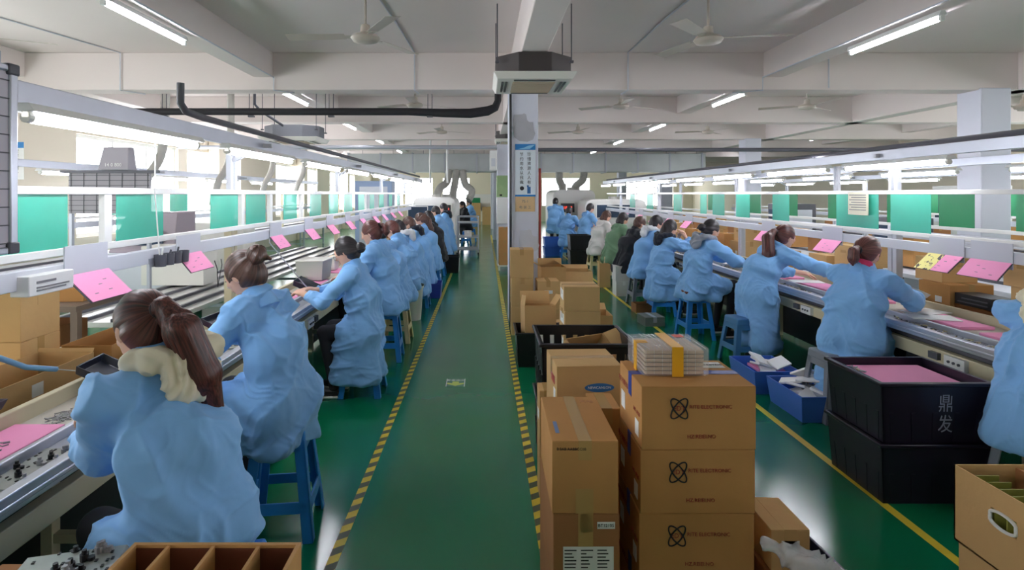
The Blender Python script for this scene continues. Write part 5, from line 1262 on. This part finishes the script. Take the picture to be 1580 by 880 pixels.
carton('small brown open box on the floor between the stools', 2.28, 8.35, 0, .24, .2, .13, .1, M_card3, None, flaps=[('-y',70,.05)])
carton('tan carton standing beside the cream stool', 2.2, 10.6, 0, .2, .2, .42, 0, M_card2, None, flaps=[('-x',15,.06)])
carton('grey flat box on the floor beside the blue stool', 2.18, 7.55, 0, .26, .3, .12, .1, mat('grey_green_box', (110,118,112), .6), 'y', M_steel)
worker('person in a black coat seated beyond the steel trolley in the aisle', -.62, 19.4, 200, seat=.6, lean=10, pitch=25, hair='short', hc='black', coat=M_blackc, seed=35, group=None)
worker('worker in a blue coat farther back in the aisle', -.45, 20.8, 200, seat=.66, lean=10, pitch=15, hair='short', hc='black', seed=36, group=None)
put_stool('b2', M_blue, -.6, 19.4, 'blue stool beyond the steel trolley', 0, h=.46); put_stool('b2', M_blue, -.45, 20.8, 'farthest blue stool in the aisle', 0, h=.46)
put_stool('b2', M_blue, 2.62, 14.95, 'blue stool hidden behind the black crates on the right', 0, h=.46)

# ------------------------------------------------------------------ machines at the end of the lines
M_mach = mat('white_machine_paint', (226,224,220), .4); M_scr = mat('dark_machine_window', (44,62,84), .2)
M_led = mat('red_led_digits', (255,70,50), emit=2.2)
def machine(label, x0, x1, y0, y1, h, winr, dispr, digits):
    t = thing('soldering_machine', label, 'machine', (x0, y0, 0)); w = x1-x0; d = y1-y0
    q = MB(); pr = [(0,0),(w,0),(w,h-.18),(w-.05,h-.06),(w-.18,h),(.18,h),(.05,h-.06),(0,h-.18)]
    q.prism(pr, -d, M=Matrix(((1,0,0,0),(0,0,-1,0),(0,1,0,0),(0,0,0,1)))); q.build('cabinet', M_mach, t, bevel=.02)
    a = winr; MB().box(a[0],a[1],-.03,0,a[2],a[3]).build('window', M_scr, t, bevel=.004); MB().box(a[0]-.03,a[1]+.03,-.02,0,a[2]-.03,a[3]+.03).build('window_frame', M_white, t, bevel=.005)
    a = dispr; MB().box(a[0]-.05,a[1]+.05,-.05,0,a[2]-.05,a[3]+.05).build('display_housing', M_offw, t, bevel=.01); MB().box(a[0],a[1],-.055,-.05,a[2],a[3]).build('display', M_black, t)
    text('digits', digits, (a[3]-a[2])*.45, M_led, t, FR((a[0]+a[1])/2,-.056,(a[2]+a[3])/2))
    for i in range(3): MB().box(w*.2+i*.3,w*.2+i*.3+.24,-.012,0,.25,.75).build('door_panel', M_offw, t, bevel=.004)
    [MB().cyl((w*u,d*v,h-.02),(w*u,d*v,h+.08),.14,n=20).build('exhaust_collar', M_galv, t, smooth=40) for u, v in ((.5,.3),(.7,.6))]
    for i in range(4): MB().box(.1+i*.15,.15+i*.15,-.015,0,.95,.98).build('button', M_dgrey if i%2 else M_redp, t)
    return t
machine('white rounded soldering machine with dark window at the end of the left line', -2.02, -.8, 16.3, 18.9, 1.62, (.06,.62,1.08,1.38), (.82,1.08,1.14,1.4), '188')
machine('white soldering machine with red lit digits at the end of the right line', 2.3, 3.7, 19.2, 21.6, 1.85, (.85,1.25,.9,1.25), (.25,.7,1.1,1.4), '188.8')
machine('white machine with a wide dark window behind the right line', 3.05, 4.9, 17.4, 18.8, 1.55, (.35,1.5,1.0,1.38), (.05,.2,.7,.9), '25')
# steel trolley in the aisle
tc_ = thing('steel_trolley', 'stainless steel two-shelf trolley with castors standing in the far aisle', 'trolley', (-.45, 16.25, 0))
MB().box(-.3,.3,-.4,.4,.9,.93).build('shelf', M_steel, tc_); MB().box(-.3,.3,-.4,.4,.5,.53).build('shelf', M_steel, tc_); MB().box(-.3,.3,-.4,.4,.16,.19).build('shelf', M_steel, tc_)
for a in (-.29,.29):
    for b in (-.39,.39):
        MB().cyl((a,b,.1),(a,b,1.08),.016,n=8).build('post', M_steel, tc_); w_ = MB().cyl((a-.015,b,.05),(a+.015,b,.05),.05,n=14).box(a-.022,a+.022,b-.02,b+.02,.05,.1).build('castor', M_black, tc_)
MB().tube([(-.29,-.39,1.08),(.29,-.39,1.08),(.29,.39,1.08),(-.29,.39,1.08),(-.29,-.39,1.08)], .016).build('handle_rail', M_steel, tc_)
carton('small white box on the middle shelf of the steel trolley', -.45, 16.1, .531, .2, .2, .16, 0, bpy.data.materials['white_cardboard'], 'y', M_paper)
mon = thing('monitor', 'flat dark monitor facing the aisle over the left line end', 'monitor', (-1.75, 15.2, 1.05)); MB().box(-.27,.27,0,.04,0,.34).build('case', M_white, mon, bevel=.006); MB().box(-.25,.25,-.004,0,.02,.32).build('screen', M_scr, mon); MB().box(-.04,.04,.01,.03,-.27,0).build('stand', M_white, mon)
# things by the second column
cb = thing('electrical_cabinet', 'pale green and white upright cabinet beside the second column', 'cabinet', (.5, 13.95, 0)); MB().box(-.2,.2,-.2,.2,1.0,1.62).build('lower_door', M_white, cb, bevel=.006); MB().box(-.2,.2,-.2,.2,1.63,2.15).build('upper_door', mat('pale_green_enamel', (150,176,128), .5), cb, bevel=.006); MB().box(-.19,.19,-.18,.18,0,1.0).build('base', M_lgrey, cb)
MB().box(-.13,-.07,-.206,-.2,1.66,1.7).build('latch', M_black, cb)
ex = thing('switch_cabinet', 'white switch box hanging high beside the second column', 'switch box', (.3, 14.5, 2.3)); MB().box(-.16,.02,-.1,.09,0,.5).build('case', M_white, ex, bevel=.006)
MB().box(-.12,-.02,-.106,-.1,.1,.3).build('door', M_lgrey, ex)
bd2 = thing('green_notice_board', 'green and white notice on a board at the far end of the aisle', 'board', P(733,312,33)); MB().box(-.5,.9,0,.05,-.5,.45).build('frame', M_white, bd2); MB().box(-.45,-.38,0,.05,-bd2.location.z,-.5).box(.78,.85,0,.05,-bd2.location.z,-.5).build('leg', M_white, bd2); MB().box(-.4,.3,-.01,0,-.35,.25).build('green_sheet', M_greend, bd2)
for i, (x0,x1,h) in enumerate([(-1.0,-.2,1.1),(-.1,.4,.9)]): carton('big tan cardboard box at the far end of the aisle, %s' % ('left' if i == 0 else 'right'), (x0+x1)/2, 32.5, 0, x1-x0, .8, h*1.1, 0, M_card2, 'y')

# ------------------------------------------------------------------ lines farther to the sides
def far_table(label, x0, x1, y0, y1, z, topm, rails=3):
    t = thing('far_work_table', label, 'work table', (x0, y0, 0)); w = x1-x0; L = y1-y0
    MB().box(0,w,0,L,z-.05,z).build('top', topm, t, bevel=.004)
    q = MB()
    for i in range(rails): xx = w*(i+.5)/rails; q.box(xx-.018,xx+.018,0,L,z,z+.03)
    q.build('rail', M_dgrey, t)
    n = max(2, int(L/2))
    for i in range(n+1):
        y = .05+(L-.15)*i/n; MB().box(.03,.08,y,y+.05,0,z-.05).box(w-.08,w-.03,y,y+.05,0,z-.05).box(.08,w-.08,y+.01,y+.04,.15,.19).build('leg_frame', M_steel, t)
    return t
M_glossw = mat('glossy_white_top', (224,222,218), .18, spec=.7)
far_table('low glossy white transfer table with dark rails near the left windows', -4.2, -3.05, 5.4, 13, .5, M_glossw, 4)
far_table('pale work table along the left wall', -6.4, -5.5, 7, 20, .75, M_lgrey, 1)
far_table('work table of the second line on the right', 5.0, 5.8, 4, 18, .76, M_lgrey, 1)
far_table('work table of the third line on the right', 8.3, 9.1, 4, 20, .76, M_lgrey, 1)
line_frame(1, 4.9, 5.35, [4.8, 8.0, 11.2, 14.4], 4.2, 18, 'steel frame of the second line on the right', zl=1.36, zc=1.2, ztube=1.95)
line_frame(1, 8.2, 7.9, [6.0, 9.2, 12.4, 15.6], 5.2, 19, 'steel frame of the third line on the far right', zl=1.36, zc=1.2, ztube=1.95)
line_frame(-1, -5.45, -5.1, [6.2, 9.2, 12.4, 15.6], 6, 18, 'steel frame over the table by the left wall', zl=1.40, zc=1.25, ztube=1.95)
for i, y in enumerate([4.6,6.5,8.4,10.3,12.2,14.1,16]): inst('ll', line_lamp, (5.35, y, 1.95), 0, 'lit tube lamp over the second right line, %s from the camera' % ORD[i], 'tube lamps over the second right line')
for i, y in enumerate([6.2,8.1,10,11.9,13.8,15.7]): inst('ll', line_lamp, (7.9, y, 1.95), 0, 'lit tube lamp over the third right line, %s from the camera' % ORD[i], 'tube lamps over the third right line')
for i, y in enumerate([6.6,8.6,10.6,12.6,14.6]): inst('ll', line_lamp, (-5.1, y, 1.95), 0, 'lit tube lamp over the table by the left wall, %s from the camera' % ORD[i], 'tube lamps by the left wall')
for i, (a, b) in enumerate([(4.9,5.3),(5.75,6.2),(6.5,7.0),(7.6,8.2),(9.0,9.5),(10.2,10.8),(12.0,12.6)]): sheet(4.89, a, b, 1.36, 1.70, M_greend, 'deep green sheet on the second right line, %s from the camera' % ORD[i], 'green sheets on the second right line')
for i, (a, b) in enumerate([(7.2,7.7),(8.4,9.0),(10.4,11.1),(12.6,13.4)]): sheet(8.19, a, b, 1.36, 1.70, M_greend, 'deep green sheet on the third right line, %s from the camera' % ORD[i], 'green sheets on the third right line')
for i, (a, b) in enumerate([(6.6,7.1),(8.2,8.8),(10.0,10.6),(12.0,12.8)]): sheet(-5.45, a, b, 1.40, 1.70, M_green, 'green sheet on the frame by the left wall, %s from the camera' % ORD[i], 'green sheets by the left wall')
rr = random.Random(11)
for i in range(14):
    w, d, h = rr.uniform(.25,.4), rr.uniform(.25,.4), rr.uniform(.2,.42); y = 4.6+i*.92
    carton('tan cardboard box on the table of the second right line, %s from the camera' % ORD[i], 5.4+rr.uniform(-.15,.15), y, .791, w, d, h, rr.uniform(-.2,.2), [M_card,M_card2,M_card3][i%3], 'y', None, 'boxes on the second right line')
for i in range(8):
    carton('box on the table of the third right line, %s from the camera' % ORD[i], 8.7, 5.2+i*1.5, .791, .4, .4, rr.uniform(.25,.5), 0, [M_card3,M_card][i%2], 'y', None, 'boxes on the third right line')
def dark_unit(label, x, y, w, d, h, m=M_dgrey):
    t = thing('test_cabinet', label, 'cabinet', (x, y, 0)); MB().box(-w/2,w/2,-d/2,d/2,0,h).build('body', m, t, bevel=.01)
    MB().box(-w/2-.01,-w/2,-d*.38,d*.38,h*.55,h*.92).build('screen', M_scr, t); MB().box(-w*.38,w*.38,-d/2-.01,-d/2,h*.55,h*.92).build('panel', M_lgrey, t, bevel=.004); MB().box(-w*.38,w*.38,-d/2-.01,-d/2,h*.1,h*.48).build('door', M_steel, t, bevel=.004)
    return t
dark_unit('dark test cabinet between the right lines, nearest', 6.3, 8.7, .5, .6, 1.35)
dark_unit('dark test cabinet between the right lines, farther', 6.5, 12.2, .7, .6, 1.5)
dark_unit('grey cabinet at the far right under the deep green sheets', 10.2, 9.5, .9, .8, 1.6, M_lgrey)
dark_unit('white cabinet near the right wall', 11.4, 13.5, 1.2, .8, 1.9, M_white)
dark_unit('blue-grey panel cabinet behind the left line end', -3.3, 17.5, 1.1, .6, 2.1, mat('blue_grey_panel', (138,156,188), .5))
# ---- left side background
gb = thing('hook_board', 'grey pegboard with dark grid lines hanging behind the first green sheets', 'board', (-3.9, 6.0, 1.5)); MB().box(-.42,.42,0,.03,0,.42).build('board', mat('hook_board_face', (150,146,152), .5), gb)
q = MB()
for i in range(8): q.box(-.42,.42,-.004,0,.03+i*.052,.036+i*.052)
for i in range(7): q.box(-.40+i*.133,-.394+i*.133,-.004,0,0,.42)
q.build('grid_lines', M_dgrey, gb); MB().box(-.42,-.39,0,.04,-1.5,0).box(.39,.42,0,.04,-1.5,0).build('leg', M_steel, gb); MB().box(-.5,.5,-.02,.05,.42,.45).build('top_rail', M_dgrey, gb)
mc = thing('counter_unit', 'small grey counter unit with writing on the hook board', 'device', (-3.83, 6.0, 1.953)); MB().hexa([(-.16,-.05,0),(.16,-.05,0),(.16,.1,0),(-.16,.1,0)],[(-.13,.0,.24),(.13,.0,.24),(.13,.1,.24),(-.13,.1,.24)]).build('case', mat('counter_grey', (160,156,164), .5), mc, bevel=.006); text('writing', '14 0 800', .05, M_paper, mc, FR(0,-.05,.05))
sb = thing('steel_bench', 'brown steel tube bench with lower shelf behind the left line', 'bench', (-3.15, 4.45, 0)); M_brs = mat('taupe_steel', (126,108,96), .5)
MB().box(-.7,.25,-.35,.35,.86,.9).build('top', M_brs, sb)
MB().box(-.7,.25,-.35,.35,.42,.45).build('shelf', M_brs, sb)
for a in (-.68,.20):
    for b in (-.34,.29): MB().box(a,a+.05,b,b+.05,0,.86).build('leg', M_brs, sb)
carton('brown open carton under the steel bench top', -3.4, 4.45, .451, .45, .35, .26, .1, M_card3, None, flaps=[('-y',50,.1)])
carton('flat carton on the steel bench', -3.2, 4.45, .901, .4, .35, .1, .1, M_card, 'y'); tray('dark red tray on the steel bench', -3.65, 4.45, .901, .26, .3, .12, 0, m=M_redp)
mc2 = thing('injection_unit', 'grey bench machine with a sloping hood behind the left frame', 'machine', (-4.7, 8.2, 0))
MB().box(-.5,.5,-.4,.4,0,.9).build('base', M_lgrey, mc2, bevel=.01); MB().hexa([(-.45,-.3,.9),(.45,-.3,.9),(.45,.3,.9),(-.45,.3,.9)],[(-.25,-.2,1.45),(.45,-.2,1.45),(.45,.3,1.45),(-.25,.3,1.45)]).build('hood', mat('mauve_grey', (150,138,146), .5), mc2, bevel=.01); MB().box(-.1,.3,-.31,-.29,1.0,1.2).build('panel', M_scr, mc2)
carton('pale cardboard screen box behind the left frame', -4.0, 7.6, .53, .8, .4, .5, 0, M_offw, 'y', M_paper)
carton('tall pale carton farther behind the left frame', -4.6, 10.2, 0, .9, .5, 1.2, 0, M_offw, 'y', M_paper)
ps = thing('wall_poster', 'pale poster with a blue heading and a column of characters on the left wall', 'poster', P(31,255,8.0)); ps.location.x = -6.6
ps.location = P(33,252,8.25); ps.location.x = -6.55
carr = MB().box(-.09,.09,-.003,0,-.25,.25); ps.location.y = 7.66; ps.location.x = -6.2; carr.build('sheet', M_paper, ps); MB().box(-.09,.09,-.005,-.003,.17,.25).build('heading', bpy.data.materials['poster_blue'], ps)
for i, c_ in enumerate('安全生产第一'): text('character', c_, .05, M_gprint, ps, FR(0,-.0055,.13-i*.058))
tub = thing('translucent_tub', 'translucent plastic tub standing on the left conveyor beyond the woman with glasses', 'tub', (-1.84, 6.25, .79)); q = tray('x', 0,0,0,.26,.34,.2, m=mat('milky_tub', (214,214,206), .3, alpha=.75)); q.name = 'shell'; q.parent = tub
for k_ in ('label','category'): del q[k_]
MB().box(-.155,.155,-.2,.2,.2,.212).build('lid', M_offw, tub, bevel=.004)
lampst = pipe('thin grey rod leaning from the conveyor up to the frame beside the woman with glasses', [(-1.55,5.15,.83),(-1.87,5.02,1.28)], .006, M_steel, 'leaning_rod', 'rod')
for i,(x,y,h_) in enumerate([(-1.86,7.0,.16),(-1.86,8.0,.2),(-1.86,9.5,.18),(-1.86,11.5,.22),(-1.86,13.2,.2)]): carton('small carton standing on the left conveyor, %s past the tub' % ORD[i], x, y, .79, .14, .2, h_, 0, M_card3 if i%2 else M_offw, 'y')
for i in range(4): hose('grey exhaust hose rising beside the left wall frame, %s' % ORD[i], [(-4.9+.0*i,8.2+i*2.2,1.5),(-4.8,8.2+i*2.2,1.9),(-4.7,8.4+i*2.2,2.3),(-4.7,8.5+i*2.2,3.0),(-4.7,8.5+i*2.2,3.6)], .06)
# two thin vertical pipes near the left line end
for i, (x, y) in enumerate(((-1.45,15.6),(-.95,15.0))): pipe('thin white vertical pipe near the end of the left line, %s' % ORD[i], [(x,y,2.0),(x-.02,y,2.6),(x+.01,y,3.55)], .025, M_white, 'vertical_pipe')
